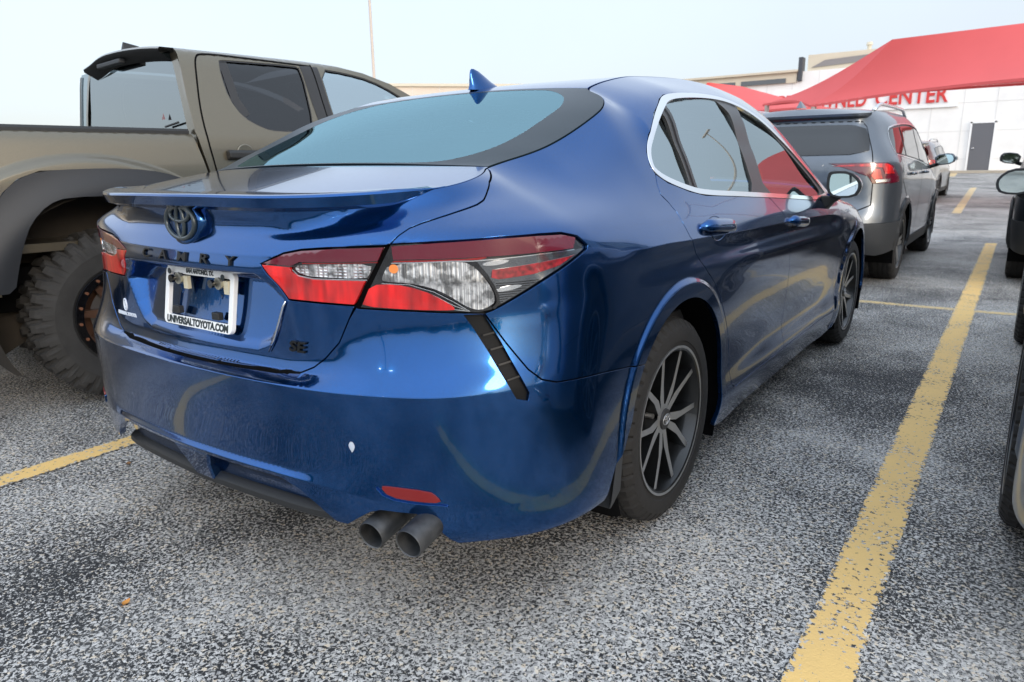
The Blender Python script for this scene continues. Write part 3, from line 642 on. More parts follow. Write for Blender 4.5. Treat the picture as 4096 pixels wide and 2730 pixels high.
WING = np.array([(3.99,.965)]+DOOR_FRONT+[(4.09,.296),(4.125,.165),(4.19,.20)]+[tuple(p) for p in arc(SC1, 195, -5, 50)]+[(4.99,.45),(4.99,.70)]+[(s, float(ez([s])[0])) for s in np.arange(5.0, 4.02, -.03)])
RDOOR = np.array(DOOR_REAR+[(s, .296) for s in np.arange(2.4, 3.0, .1)]+BPIL_GAP[::-1]+[tuple(p) for p in CHROME_BOT[6:]])
FDOOR = np.array(BPIL_GAP+[(s, .296) for s in np.arange(3.1, 4.0, .1)]+DOOR_FRONT[::-1]+[(3.90,.957)]+[tuple(p) for p in CHROME_BOT[:5]])
QG = chaikin([(1.928,1.322),(1.939,1.248),(1.958,1.16),(1.968,1.060),(1.893,1.074),(1.80,1.10),(1.750,1.13),(1.750,1.172),(1.783,1.2185),(1.835,1.270)], 2)
RG = chaikin([(1.975,1.335),(2.04,1.352),(2.16,1.3665),(2.435,1.385),(2.592,1.383),(2.592,1.2),(2.592,1.022),(2.397,1.033),(2.063,1.0505),(2.012,1.056),(1.998,1.16),(1.984,1.25)], 1)
FG = chaikin([(2.735,1.378),(2.865,1.358),(3.045,1.314),(3.293,1.224),(3.441,1.148),(3.62,1.052),(3.73,.99),(3.66,.972),(3.41,.975),(3.08,.997),(2.735,1.014),(2.735,1.2)], 1)
DLO = np.vstack([CHROME_OUT, CHROME_BOT])
DLOs = chaikin(DLO, 2)
HAND_R = np.array([(1.905,.958),(1.888,.935),(1.92,.907),(2.02,.899),(2.14,.906),(2.195,.925),(2.155,.948),(2.0,.958)])
ARCHROWS = np.vstack([arc(SC0, -20, 200, 150, ARCH_R+d) for d in (.012,.024,.036,.042,.048,.054,.060,.066,.072,.080)])
# the door glass is one smooth sheet: a low-order fit to the body surface behind the window frames
_gs, _gz = np.meshgrid(np.linspace(1.72, 3.9, 90), np.linspace(.97, 1.40, 50), indexing='ij'); _gs, _gz = _gs.ravel(), _gz.ravel()
_zt = np.interp(_gs, [1.72,2.0,2.6,3.1,3.9],[1.26,1.38,1.41,1.34,1.02]); _zb = np.interp(_gs, [1.72,1.95,2.7,3.9],[1.10,1.05,1.0,.95]); _k = (_gz < _zt)&(_gz > _zb); _gs, _gz = _gs[_k], _gz[_k]
_Zr, _Or, _Wr = rows_at(_gs)[:3]; _go = off_of(_gz, _Zr, _Or, _Wr)
def _gb(s, z): s = (s-2.7); z = (z-1.15); return np.stack([np.ones_like(s), s, z, s*s, s*z, z*z, s*s*z, s*z*z, s**3, z**3], 1)
_gc = np.linalg.lstsq(_gb(_gs, _gz), _go, rcond=None)[0]
def G_pos(s, z):
    s = np.asarray(s, float); sg = np.where(s < 0, -1., 1.); r = rows_at(s); o = _gb(np.abs(s), np.asarray(z, float)) @ _gc; return np.stack([sg*(r[3]+o*r[5]), r[4]+o*r[6], z], 1)
def G_surf(a, b, e=4e-3):
    P = G_pos(a, b); N = np.cross(G_pos(a+e, b)-G_pos(a-e, b), G_pos(a, b+e)-G_pos(a, b-e)); return P, N/np.linalg.norm(N, axis=1)[:,None]
def side_parts(sg):
    f = (lambda P: np.asarray(P, float)) if sg > 0 else mir
    st = .014 if sg > 0 else .03
    panel('quarter_panel', A_surf, f(SIDE), BP, SED, step=st, bstep=.012, depth=.016, rows=f(np.vstack([ARCHROWS, crease_rows(1.3, 1.95, (8,))])))
    panel('front_wing', A_surf, f(WING), BP, SED, step=.03, bstep=.02, depth=.016)
    rd = panel('rear_door', A_surf, f(RDOOR), BP, SED, step=st, bstep=.012, rows=f(crease_rows(1.5, 3.1, (8,))))
    fd = panel('front_door', A_surf, f(FDOOR), BP, SED, step=.02, bstep=.014, rows=f(crease_rows(2.7, 4.1, (8,))))
    inner = offset_loop(ccw(dens(DLOs, .02)), .0175)
    panel('window_surround', A_surf, f(DLOs), MAT['chrome'], SED, holes=[f(inner)], step=.03, bstep=.012, inset=0, off=.002, depth=.012)
    panel('pillar_trim', A_surf, f(offset_loop(inner, -.001)), MAT['trim_black'], SED, holes=[f(QG), f(RG), f(FG)], step=.03, bstep=.015, inset=0, off=-.004, depth=.012)
    for nm, lp, par in (('quarter_window', QG, SED), ('window', RG, rd), ('window', FG, fd)):
        panel(nm, G_surf, f(lp), MAT['window_glass'], par, step=.02, bstep=.015, inset=-.008, off=-.011, flange=False)
    ribbon('seal', A_surf, f([(1.966,1.335),(1.985,1.2),(2.0,1.052)]), .018, .0, MAT['trim_black'], rd)
    # handles: a bar over a scooped cup
    for (s0, z0, par) in ((2.035,.930,rd), (3.06,.880,fd)):
        k = sg
        lp = np.array([(s0+.075*math.cos(t)*1.0, z0+.040*math.sin(t)*(1.0 if math.sin(t) > 0 else 1.0)) for t in np.linspace(0, 2*math.pi, 36, endpoint=False)])
        cup = lambda a, b, s0=s0*sg, z0=z0: (lambda P, N: (P-N*(.020*(1-np.clip(((a-s0)/.075)**2+((b-z0)/.040)**2, 0, 1)))[:,None]+N*.0015, N+0*P))(*A_surf(a, b))
        def cupS(a, b):
            P, _ = cup(a, b); e = 1e-3; U = cup(a+e, b)[0]-cup(a-e, b)[0]; W = cup(a, b+e)[0]-cup(a, b-e)[0]; N = np.cross(U, W); return P, N/np.linalg.norm(N, axis=1)[:,None]
        c = panel('handle_cup', cupS, f(lp), BP, par, step=.008, inset=0, flange=False)
        rings = []
        for t in np.linspace(-1, 1, 21):
            a = (s0+.005)+t*.142; P, N = A_surf(np.array([sg*a]), np.array([z0+.004-.010*t])); P, N = P[0], N[0]
            hgt = .024*(1-.22*t*t)*(1-.6*max(0, abs(t)-.8)/.2); out = .030*(1-(abs(t))**6)+.003
            Tn = np.array([0, 1, 0]); up = np.cross(N, Tn)*-1; up = up/np.linalg.norm(up)*np.sign(up[2])
            rings.append([tuple(P+N*(out-.010+.012*math.cos(q))+up*hgt*math.sin(q)) for q in np.linspace(0, 2*math.pi, 16, endpoint=False)])
        MB().loft(rings, True, True).build('door_handle', BP, par, True, autos=50)
    # tail lamp on the body side
    lampS = A_surf
    lamp = panel('tail_light', A_surf, f(LAMP_BODY), MAT['gloss_black'], SED, step=.02, bstep=.01, inset=.0015, off=-.009, depth=.03)
    P_ = lambda nm, lp, m, off, st=.009, d=.008: panel(nm, A_surf, f(lp), MAT[m], lamp, step=st, bstep=.008, inset=.001, off=off, depth=d)
    P_('red_band', [(.662,.978),(.7618,.9845),(.9045,.9907),(1.0032,.992),(1.068,.9905),(1.118,.980),(1.105,.955),(1.0,.954),(.8356,.951),(.665,.9475)], 'lens_red_dark', -.001)
    P_('red_line', [(.666,.9465),(.83,.950),(.872,.953),(.874,.949),(.86,.9455),(.66,.9415)], 'lens_red_line', -.0045)
    P_('clear_reflector', chaikin([(.633,.908),(.652,.940),(.80,.945),(.835,.940),(.862,.915),(.885,.880),(.893,.852),(.868,.836),(.845,.835),(.82,.846),(.785,.870),(.745,.888),(.69,.897),(.636,.8985)], 1), 'reflector_flutes', -.006)
    P_('indicator_bulb', [(.664+.012*math.cos(t), .928+.011*math.sin(t)) for t in np.linspace(0, 6.1, 12)], 'amber', -.0045, d=.003)
    P_('lower_red', chaikin([(.607,.8915),(.665,.8955),(.725,.884),(.775,.861),(.806,.838),(.78,.8365),(.70,.8385),(.583,.8425),(.59,.858)], 1), 'lens_red', -.002)
    P_('smoked_reflector', [(.845,.948),(1.0,.9505),(1.11,.952),(1.150,.955),(1.146,.949),(1.008,.893),(.905,.846),(.896,.850),(.893,.878),(.874,.912)], 'lens_smoke', -.007)
    P_('side_reflector', [(.882,.905),(.884,.9235),(1.112,.9405),(1.06,.9195),(.985,.9065),(.90,.9005)], 'lens_red_side', -.0045)
    for i, (a0, b0, a1, b1) in enumerate(((.862,.935,.925,.941), (.888,.876,.955,.884))):
        P_('amber_lozenge', [(a0+(a1-a0)*(.5+.5*math.cos(t)), (b0+b1)/2+.006*math.sin(t)+(b1-b0)*.5*math.cos(t)) for t in np.linspace(0, 6.1, 18)], 'chrome', -.004, d=.003)
    for i in range(5):
        o = .0055*i; ribbon('lamp_fin', A_surf, f([(.635,.8955-o*.5),(.70,.894-o*.6),(.755,.878-o*.8),(.80,.854-o*.7),(.832,.834)]), .0016, -.003, MAT['satin_chrome' if i % 2 == 0 else 'gloss_black'], lamp)
    for i in range(9):
        z = .850+i*.0052; a = .897-i*.0005; ribbon('lamp_fin', A_surf, f([(a, z),(.897+(z-.8445)/.0497*.1089, z+.001)]), .0014, -.0052, MAT['gloss_black'], lamp)
    ribbon('lamp_fin', A_surf, f(chaikin([(.838,.943),(.866,.917),(.890,.882),(.899,.850),(.885,.838)], 2, False)), .007, -.0035, MAT['gloss_black'], lamp)
    ribbon('chrome_edge', A_surf, f([(.66,.9405),(.80,.945),(.84,.944),(1.0,.9505),(1.11,.9525)]), .0022, -.003, MAT['chrome'], lamp)
    # lamp on the lid
    l2 = panel('lid_light', A_surf, f([(.566,.8440)]+LAMP_LID[1:7]+[(.650,.978)]), MAT['gloss_black'], lid, step=.02, bstep=.01, inset=.003, off=-.009, depth=.03)
    Q_ = lambda nm, lp, m, off, st=.009, d=.008: panel(nm, A_surf, f(lp), MAT[m], l2, step=st, bstep=.008, inset=.001, off=off, depth=d)
    Q_('red_band', [(.313,.929),(.381,.9535),(.431,.9625),(.504,.9685),(.646,.9755),(.630,.9445),(.54,.9395),(.425,.936),(.40,.926)], 'lens_red_dark', .0005)
    Q_('red_line', [(.427,.935),(.54,.9385),(.628,.943),(.626,.9395),(.51,.934),(.43,.931)], 'lens_red_line', -.004)
    Q_('clear_reflector', chaikin([(.404,.919),(.417,.931),(.512,.9345),(.612,.938),(.606,.914),(.598,.9035),(.46,.9015),(.423,.907)], 1), 'reflector_grid', -.006)
    Q_('lower_red', [(.312,.9265),(.398,.924),(.400,.913),(.421,.904),(.46,.8985),(.597,.9005),(.580,.868),(.566,.8455),(.4796,.8465),(.381,.8475)], 'lens_red', .0005)
    ribbon('chrome_edge', A_surf, f([(.402,.918),(.418,.905),(.46,.8995),(.60,.902)]), .002, -.002, MAT['chrome'], l2)
    # corner vent with its fins
    vt = np.array(VENT); v = panel('corner_vent', A_surf, f(offset_loop(ccw(vt), -.004)), MAT['vent_black'], bump, step=.01, bstep=.006, inset=0, off=-.012, depth=.006)
    c = np.array([(.878,.782),(.893,.750),(.9085,.716),(.924,.682)])
    for i, (a, b) in enumerate(c): ribbon('vent_fin', A_surf, f([(a-.019,b-.002),(a+.012,b+.004)]), .004, -.004, MAT['badge_black'], v)
    # lower reflector in its pocket
    rf = [(.628,.436),(.65,.438),(.735,.432),(.752,.418),(.760,.403),(.715,.4045),(.648,.412)]
    panel('lower_reflector', A_surf, f(chaikin(rf, 1)), MAT['reflector_red'], bump, step=.012, bstep=.008, inset=0, off=.003, depth=.006)
    panel('reflector_ledge', A_surf, f(chaikin([(.612,.440),(.64,.407),(.715,.398),(.77,.397),(.776,.388),(.715,.388),(.635,.394)], 1)), BP, bump, step=.01, inset=0, off=.004, depth=.006)
    # mud flap
    x = sg*.905
    fl = MB(); fl.loft([[(sg*.70,-.425,.20),(sg*.93,-.45,.215),(sg*.957,-.50,.26),(sg*.953,-.46,.40),(sg*.945,-.40,.475),(sg*.90,-.395,.45),(sg*.70,-.40,.42)], [(sg*.70,-.405,.20),(sg*.92,-.41,.215),(sg*.938,-.405,.26),(sg*.940,-.395,.40),(sg*.938,-.385,.475),(sg*.89,-.38,.45),(sg*.70,-.385,.42)]], True, True)
    fl.build('mud_flap', MAT['grey_plastic'], SED, False, bevel=.004)
    # door mirror
    mm = MB(); rings = []
    for (y, sc) in ((1.925,.97),(1.93,1.0),(1.96,1.0),(2.03,.92),(2.08,.70),(2.10,.35)):
        c = np.array([1.005, 1.026]); base = np.array([(-.085,.055),(-.065,.068),(.02,.066),(.072,.022),(.077,-.022),(.052,-.062),(-.05,-.066),(-.085,-.03)])
        q = chaikin(base, 1)*sc+c
        rings.append([(sg*a, y, b) for a, b in (q if sg > 0 else q[::-1])])
    mh = mm.loft(rings, True, True).build('door_mirror', BP, fd, True, autos=45)
    q = chaikin(base, 1)+c; cc = c
    MB().loft([[(sg*a, 1.9235, b) for a, b in q], [(sg*a, 1.926, b) for a, b in (q-cc)*1.02+cc], [(sg*a, 1.940, b) for a, b in (q-cc)*1.03+cc], [(sg*a, 1.944, b) for a, b in (q-cc)*1.0+cc]], True, False).build('mirror_rim', MAT['black_plastic'], mh, True, autos=40)
    q2 = (q-cc)*.84+cc-np.array([0,.001]); build('mirror_glass', [(sg*a, 1.9225, b) for a, b in q2], [tuple(range(len(q2)))[::sg]], MAT['mirror_glass'], mh, False)
    bk = [(sg*a, 1.9238, b) for a, b in q]; build('mirror_back', bk, [tuple(range(len(bk)))[::sg]], MAT['black_plastic'], mh, False)
    st = MB(); st.loft([[(sg*.895,1.90,.972),(sg*.895,2.02,.965),(sg*.915,2.0,.885),(sg*.915,1.93,.895)], [(sg*.955,1.935,.972),(sg*.955,2.01,.970),(sg*.955,2.0,.935),(sg*.955,1.945,.935)], [(sg*.985,1.94,.97),(sg*.985,2.0,.97),(sg*.985,1.99,.955),(sg*.985,1.95,.955)]], True, True)
    st.build('mirror_stalk', MAT['black_plastic'], mh, False, bevel=.008)
pbr('amber', (.75,.22,.04), .4, coat=1); pbr('copper', (.42,.19,.11), .42, .9)
side_parts(1); side_parts(-1)
# rear window, roof, windscreen, bonnet
g_end = 1.822
gu = np.linspace(-1, 1, 40)
def bloop(v0, v1, um=1.0):
    return np.array([(u, v0) for u in np.linspace(-um, um, 24)]+[(um, v) for v in np.linspace(v0, v1, 24)][1:-1]+[(u, v1) for u in np.linspace(um, -um, 24)]+[(-um, v) for v in np.linspace(v1, v0, 24)][1:-1])
GIN = chaikin([(-.80,1.185),(-.4,1.176),(0,1.176),(.45,1.178),(.70,1.190),(.795,1.25),(.815,1.40),(.80,1.58),(.80,1.70),(.76,1.79),(.62,1.806),(0,1.806),(-.62,1.806),(-.76,1.79),(-.80,1.70),(-.80,1.58),(-.815,1.40),(-.82,1.25)], 2)
GOUT = bloop(1.168, g_end, .997)
rw = panel('rear_window', B_surf, GOUT, MAT['frit_black'], SED, holes=[GIN], step=.05, bstep=.02, inset=0, off=.001, depth=.006)
panel('pane', B_surf, GIN, MAT['rear_glass'], rw, step=.06, bstep=.03, inset=-.002, off=.0006, flange=False)
panel('roof', B_surf, bloop(g_end+.006, 3.30, .992), BP, SED, step=.05, bstep=.03, inset=0, depth=.012)
panel('windscreen', B_surf, bloop(3.31, 4.03, .99), MAT['window_glass'], SED, step=.06, bstep=.04, inset=0, flange=False)
panel('bonnet', B_surf, bloop(4.06, 5.4, .99), BP, SED, step=.06, bstep=.04, inset=0)
for sg in (1, -1):
    fb = np.array([(5.0,.22),(5.93,.24),(5.93,.735)]+[(s, float(ez([s])[0])) for s in np.arange(5.9, 5.0, -.05)]); panel('front_bumper', A_surf, fb if sg > 0 else mir(fb), BP, SED, step=.05, bstep=.03, inset=.002)
# dark backing behind the joints
def backing(curve, S=A_surf, w=.034, off=-.013, closed=False):
    ribbon('seam_backing', S, curve, w, off, MAT['void_black'], SED, closed)
for f in (lambda P: np.asarray(P, float), mir):
    for c in (GAP_BQ, GAP_LID[:-1]+[(0.0,.6668)], GAP_TOP, DOOR_REAR, BPIL_GAP, DOOR_FRONT, [(2.3,.296),(4.05,.296)], [(.6525,.98),(.6255,.9217),(.5706,.841)]): backing(f(c))
    backing(f(LAMP_BODY), closed=True); backing(f(LAMP_LID))
    backing(f([(s, float(ez([s])[0])-.004) for s in np.arange(1.15, 3.9, .02)]), w=.02, off=-.008)
backing([(u, 1.164) for u in np.linspace(-1, 1, 60)], B_surf, .03, -.012); backing([(u, g_end+.002) for u in np.linspace(-1, 1, 60)], B_surf, .02, -.010)
# antenna fin on the roof
P0 = B_pos(np.array([0.0]), np.array([1.90]))[0]; rings = []
for (dz, y0, y1, hw) in ((0,-.055,.17,.032),(.012,-.05,.14,.026),(.03,-.05,.085,.017),(.05,-.05,.04,.010),(.064,-.046,.006,.006),(.070,-.04,-.02,.003)):
    rings.append([(P0[0]+hw*math.sin(t)*(1 if abs(math.sin(t)) else 1), P0[1]+(y0+y1)/2-(y1-y0)/2*math.cos(t), P0[2]+dz+.02*(y1+y0)/2*(dz < .01)-.006*(dz == 0)) for t in np.linspace(0, 2*math.pi, 20, endpoint=False)])
MB().loft(rings, True, True).build('antenna_fin', BP, SED, True, autos=60)
# diffuser below the bumper ridge
rings = []
for s in np.arange(-.50, .501, .02):
    a = abs(s); P, N = A_surf(np.array([s]), np.array([.412])); p = P[0]; n = N[0]*np.array([1,1,0]); n /= np.linalg.norm(n)
    rings.append([tuple(p-n*d+np.array([0,0,z-.412])) for d, z in ((.002,.412),(.024,.402),(.042,.380),(.050,.345),(.065,.335))])
MB().loft(rings, False).build('diffuser', BP, bump, True, autos=40)
rings = []
for s in np.arange(-.48, .481, .02):
    P, N = A_surf(np.array([s]), np.array([.412])); p = P[0]; n = N[0]*np.array([1,1,0]); n /= np.linalg.norm(n)
    rings.append([tuple(p-n*d+np.array([0,0,z-.412])) for d, z in ((.075,.346),(.050,.340),(.036,.326),(.035,.312),(.046,.303),(.30,.302))])
MB().loft(rings, False).build('lower_valance', MAT['black_plastic'], bump, True, autos=40)
cf = MB(); cf.loft([[(-.085,-1.112,.416),(.085,-1.112,.416),(.075,-1.03,.412),(-.075,-1.03,.412)], [(-.058,-1.098,.372),(.058,-1.098,.372),(.055,-1.02,.372),(-.055,-1.02,.372)], [(-.042,-1.078,.318),(.042,-1.078,.318),(.045,-.99,.322),(-.045,-.99,.322)]], True, True)
cf.build('diffuser_fin', BP, bump, False, bevel=.006)
for sg in (1, -1):
    w = MB()
    if sg > 0: w.loft([[tuple(A_pos(np.array([sg*a]), np.array([b]))[0]+np.array([0,.004,0])) for a, b in ((.40,.405),(.465,.362),(.505,.326),(.535,.324),(.568,.349),(.60,.369),(.625,.377),(.64,.40))], [(sg*.44,-.92,.43),(sg*.465,-.92,.38),(sg*.49,-.92,.335),(sg*.515,-.92,.335),(sg*.545,-.92,.36),(sg*.575,-.92,.385),(sg*.60,-.92,.40),(sg*.62,-.92,.42)]], False)
    if sg > 0: w.build('diffuser_side', BP, bump, False)
    for (x, z) in (((.615,.312),(.735,.328)) if sg > 0 else ()):
        x *= sg; t = MB(); ys = (-1.045,-1.04,-.98,-.80)
        ro = .0355; d = Vector((-.10*sg,1,.16)).normalized(); u = Vector((1,0,0)); u = (u-d*u.dot(d)).normalized(); v = d.cross(u)
        ring = lambda c, r: [tuple(Vector(c)+u*r*math.cos(q)+v*r*math.sin(q)) for q in np.linspace(0, 2*math.pi, 40, endpoint=False)]
        c0 = Vector((x,-1.045,z)); R0 = [ring(c0+d*.30,ro-.003),ring(c0+d*.1,ro),ring(c0+d*.004,ro),ring(c0,ro-.0015),ring(c0+d*.002,ro-.004),ring(c0+d*.06,ro-.006)]
        t.loft(R0, True, False, 0); t.loft([ring(c0+d*.06,ro-.006),ring(c0+d*.12,ro-.012),ring(c0+d*.121,.001)], True, False, 1)
        t.build('exhaust_tip', None, SED, True, mats=[MAT['exhaust_metal'], MAT['exhaust_soot']], autos=40)
# underside, wheel wells, cabin
ub = MB(); ub.box((0,1.45,.30), (1.5,4.1,.12)); ub.box((0,-.62,.52), (1.20,.50,.26)); ub.build('underbody', MAT['void_black'], SED)
for sg in (1, -1):
    for yc in (0, 2.825):
        w = MB(); r = [[(sg*x, yc+rr*math.cos(t), WHEEL_Z+rr*math.sin(t)) for t in np.linspace(R(-25), R(205), 40)] for x, rr in ((.925,.412),(.90,.425),(.60,.425),(.60,.05))]
        w.loft(r, False).build('wheel_well', MAT['void_black'], SED, True, autos=30)
        make_wheel(SED, (sg*.806, yc, WHEEL_Z), sg, phi0=(-32 if yc == 0 else -18))
cb = MB(); cb.box((0,.9,.62), (1.62,2.9,.04)); cb.box((0,-.42,.98), (1.2,.45,.03)); cb.build('cabin_floor', MAT['cabin_dark'], SED)
db = MB(); db.loft([[(-.72,1.75,.60),(.72,1.75,.60),(.72,1.72,.92),(-.72,1.72,.92)], [(-.72,2.25,.60),(.72,2.25,.60),(.72,2.2,.97),(-.72,2.2,.97)]], True, True); db.build('dashboard', MAT['cabin_dark'], SED, bevel=.02)
def seat(x, y, w, dz=0):
    s = MB(); s.box((x,y+.22,.70), (w,.50,.16)); s.box((x,y-.06,.98), (w,.14,.60), Matrix.Rotation(R(14), 3, 'X')); o = s.build('seat', MAT['seat_cloth'], SED, bevel=.04)
    for hx in ([x] if w < .7 else [x-.36, x, x+.36]):
        h = MB(); h.box((hx,y-.10,1.315-dz), (.24,.09,.16), Matrix.Rotation(R(12), 3, 'X')); h.build('headrest', MAT['seat_cloth'], o, bevel=.03)
seat(.38,1.05,.52); seat(-.38,1.05,.52); seat(0,.20,1.25,.10)
for sg in (1, -1):
    st = MB(); st.tube([(sg*.38+.19*math.cos(t), 1.62+.05*math.sin(t), 1.0+.18*math.sin(t)) for t in np.linspace(0, 6.283, 28, endpoint=False)], .015, 8, closed=True)
    if sg < 0: st.build('steering_wheel', MAT['cabin_dark'], SED, True)
hl = MB(); hl.loft([[tuple(B_pos(np.array([u]), np.array([v]))[0]-np.array([0,0,.035])) for u in np.linspace(-.98,.98,12)] for v in np.linspace(1.86,3.28,14)], False); hl.build('headliner', MAT['headliner'], SED, True)
# badges and lettering
pad = []
for r, h in ((1.0,0),(.97,.006),(.90,.012),(.80,.0155),(.5,.017),(.0,.0175)):
    ring = []
    for t in np.linspace(0, 2*math.pi, 48, endpoint=False):
        a, b = .080*r*math.cos(t), 1.017+.058*r*math.sin(t); P, N = A_surf(np.array([a]), np.array([b])); nn = np.array([0,-1,.06]); P = P[0]*(1 if h < .001 else 1)
        y = (-1.052 if h > .005 else P[1]); ring.append((P[0], min(P[1], -1.048)-h*.5 if h else P[1], P[2]))
    pad.append(ring)
bpad = MB().loft(pad, True, False).build('emblem_pad', BP, lid, True, autos=60)
er = MB(); emblem_rings(er, lambda u, v: (u, -1.048-.0110, 1.017+v), 1.0, .0062); er.build('emblem', MAT['badge_face'], bpad, True)
xs = [-.175,-.085,.008,.103,.205]
for ch, x in zip('CAMRY', xs):
    text_on('letter', A_surf, ch, x, .9275, .033, MAT['badge_black'], lid, .0030, sx=1.75, bold=.0004)
text_on('trim_badge', A_surf, 'SE', .395, .733, .036, MAT['badge_black'], lid, .0030, sx=1.5, bold=.0010, shear=.15)
text_on('dealer_sticker', A_surf, 'UNIVERSAL TOYOTA', -.405, .7285, .0135, MAT['sticker_white'], lid, .0004, sx=.95, bold=.0008)
MBs = MB()
for (a, b, r) in ((.011,.017,.0022), (.0055,.0095,.0018)):
    pts = []
    for t in np.linspace(0, 2*math.pi, 32, endpoint=False):
        P, N = A_surf(np.array([-.405+a*math.cos(t)]), np.array([.757+b*math.sin(t)])); pts.append(tuple(P[0]+N[0]*.0004))
    MBs.tube(pts, r, 6, closed=True)
MBs.build('dealer_mark', MAT['sticker_white'], lid, True)
# number plate frame, standing off the recess on two screws
TL = R(10)
def FR(u, v, d): return (u, -1.012-d-(v)*-math.sin(TL)*1.0, .8135+v*math.cos(TL)+d*math.sin(TL)*.0)
def rrect(hw, hh, r, n=6):
    P = []
    for cx, cy, a0 in ((hw-r,hh-r,0),(-hw+r,hh-r,90),(-hw+r,-hh+r,180),(hw-r,-hh+r,270)):
        P += [(cx+r*math.cos(R(a0+90*k/n)), cy+r*math.sin(R(a0+90*k/n))) for k in range(n+1)]
    return np.array(P)
def plateS(d): return lambda a, b: (np.stack([a, -1.003-d+b*math.sin(TL), .8135+b*math.cos(TL)], 1), np.tile(np.array([0,-math.cos(TL),math.sin(TL)]), (len(a),1)))
hole = np.array([(.137,.062),(.078,.062),(.074,.060),(-.074,.060),(-.078,.062),(-.137,.062),(-.141,.058),(-.141,-.051),(-.138,-.054),(.138,-.054),(.141,-.051),(.141,.058)])
pf = panel('plate_frame', plateS(.034), rrect(.157,.079,.016), MAT['frame_white'], lid, holes=[hole], step=.03, bstep=.006, inset=0, depth=.012)
text_on('frame_text', plateS(.034), 'UNIVERSALTOYOTA.COM', 0, -.0668, .0262, MAT['letter_dark'], pf, .0005, sx=.93, bold=.0012)
text_on('frame_text', plateS(.034), 'SAN ANTONIO, TX.', .004, .0695, .0150, MAT['letter_dark'], pf, .0004, sx=.95, bold=.0008)
for x in (-.125, .122):
    t = MB(); t.tube([FR(x, .066, .034), FR(x, .066, .0355)], .008, 14); t.build('frame_mark', MAT['letter_dark'], pf, True, autos=40)
for x in (-.092, .092):
    sc = MB(); sc.tube([(x,-1.000,.865),(x,-1.046,.862)], .0055, 10); sc.tube([(x,-1.046,.862),(x,-1.054,.862)], .011, 14); sc.build('screw', MAT['gloss_black'], pf, True, autos=40)
    br = MB(); br.tube([(x+.012,-1.034,.862),(x+.012,-1.040,.862)], .016, 14); br.build('washer', MAT['bolt_zinc'], pf, True, autos=40)
    tb = MB(); tb.box((x+.036,-1.028,.852), (.020,.010,.034)); tb.build('foam_pad', MAT['tape_cream'], pf)
    tri = MB(); tri.add([(x-.022,-1.0235,.868),(x+.040,-1.0235,.868),(x+.009,-1.031,.818),(x-.022,-1.0195,.868),(x+.040,-1.0195,.868),(x+.009,-1.027,.818)], [(0,2,1),(3,4,5),(0,1,4,3),(1,2,5,4),(2,0,3,5)]); tri.build('bracket', BP, pf, bevel=.002)
    bb = MB(); bb.box((x-.004,-1.040,.776), (.030,.016,.020)); bb.build('buffer', MAT['black_plastic'], pf, bevel=.002)
# bright highlight along the plate recess chamfer, modelled as a chrome tube
pp = []
for (a, b) in ((.292,.708),(.315,.74),(.340,.785),(.362,.828),(.372,.842)):
    P, N = A_surf(np.array([a]), np.array([b])); pp.append(P[0]+N[0]*.004)
MB().tube(pp, [.0015,.003,.0035,.003,.0012], 8).build('recess_highlight', MAT['chrome'], lid, True)
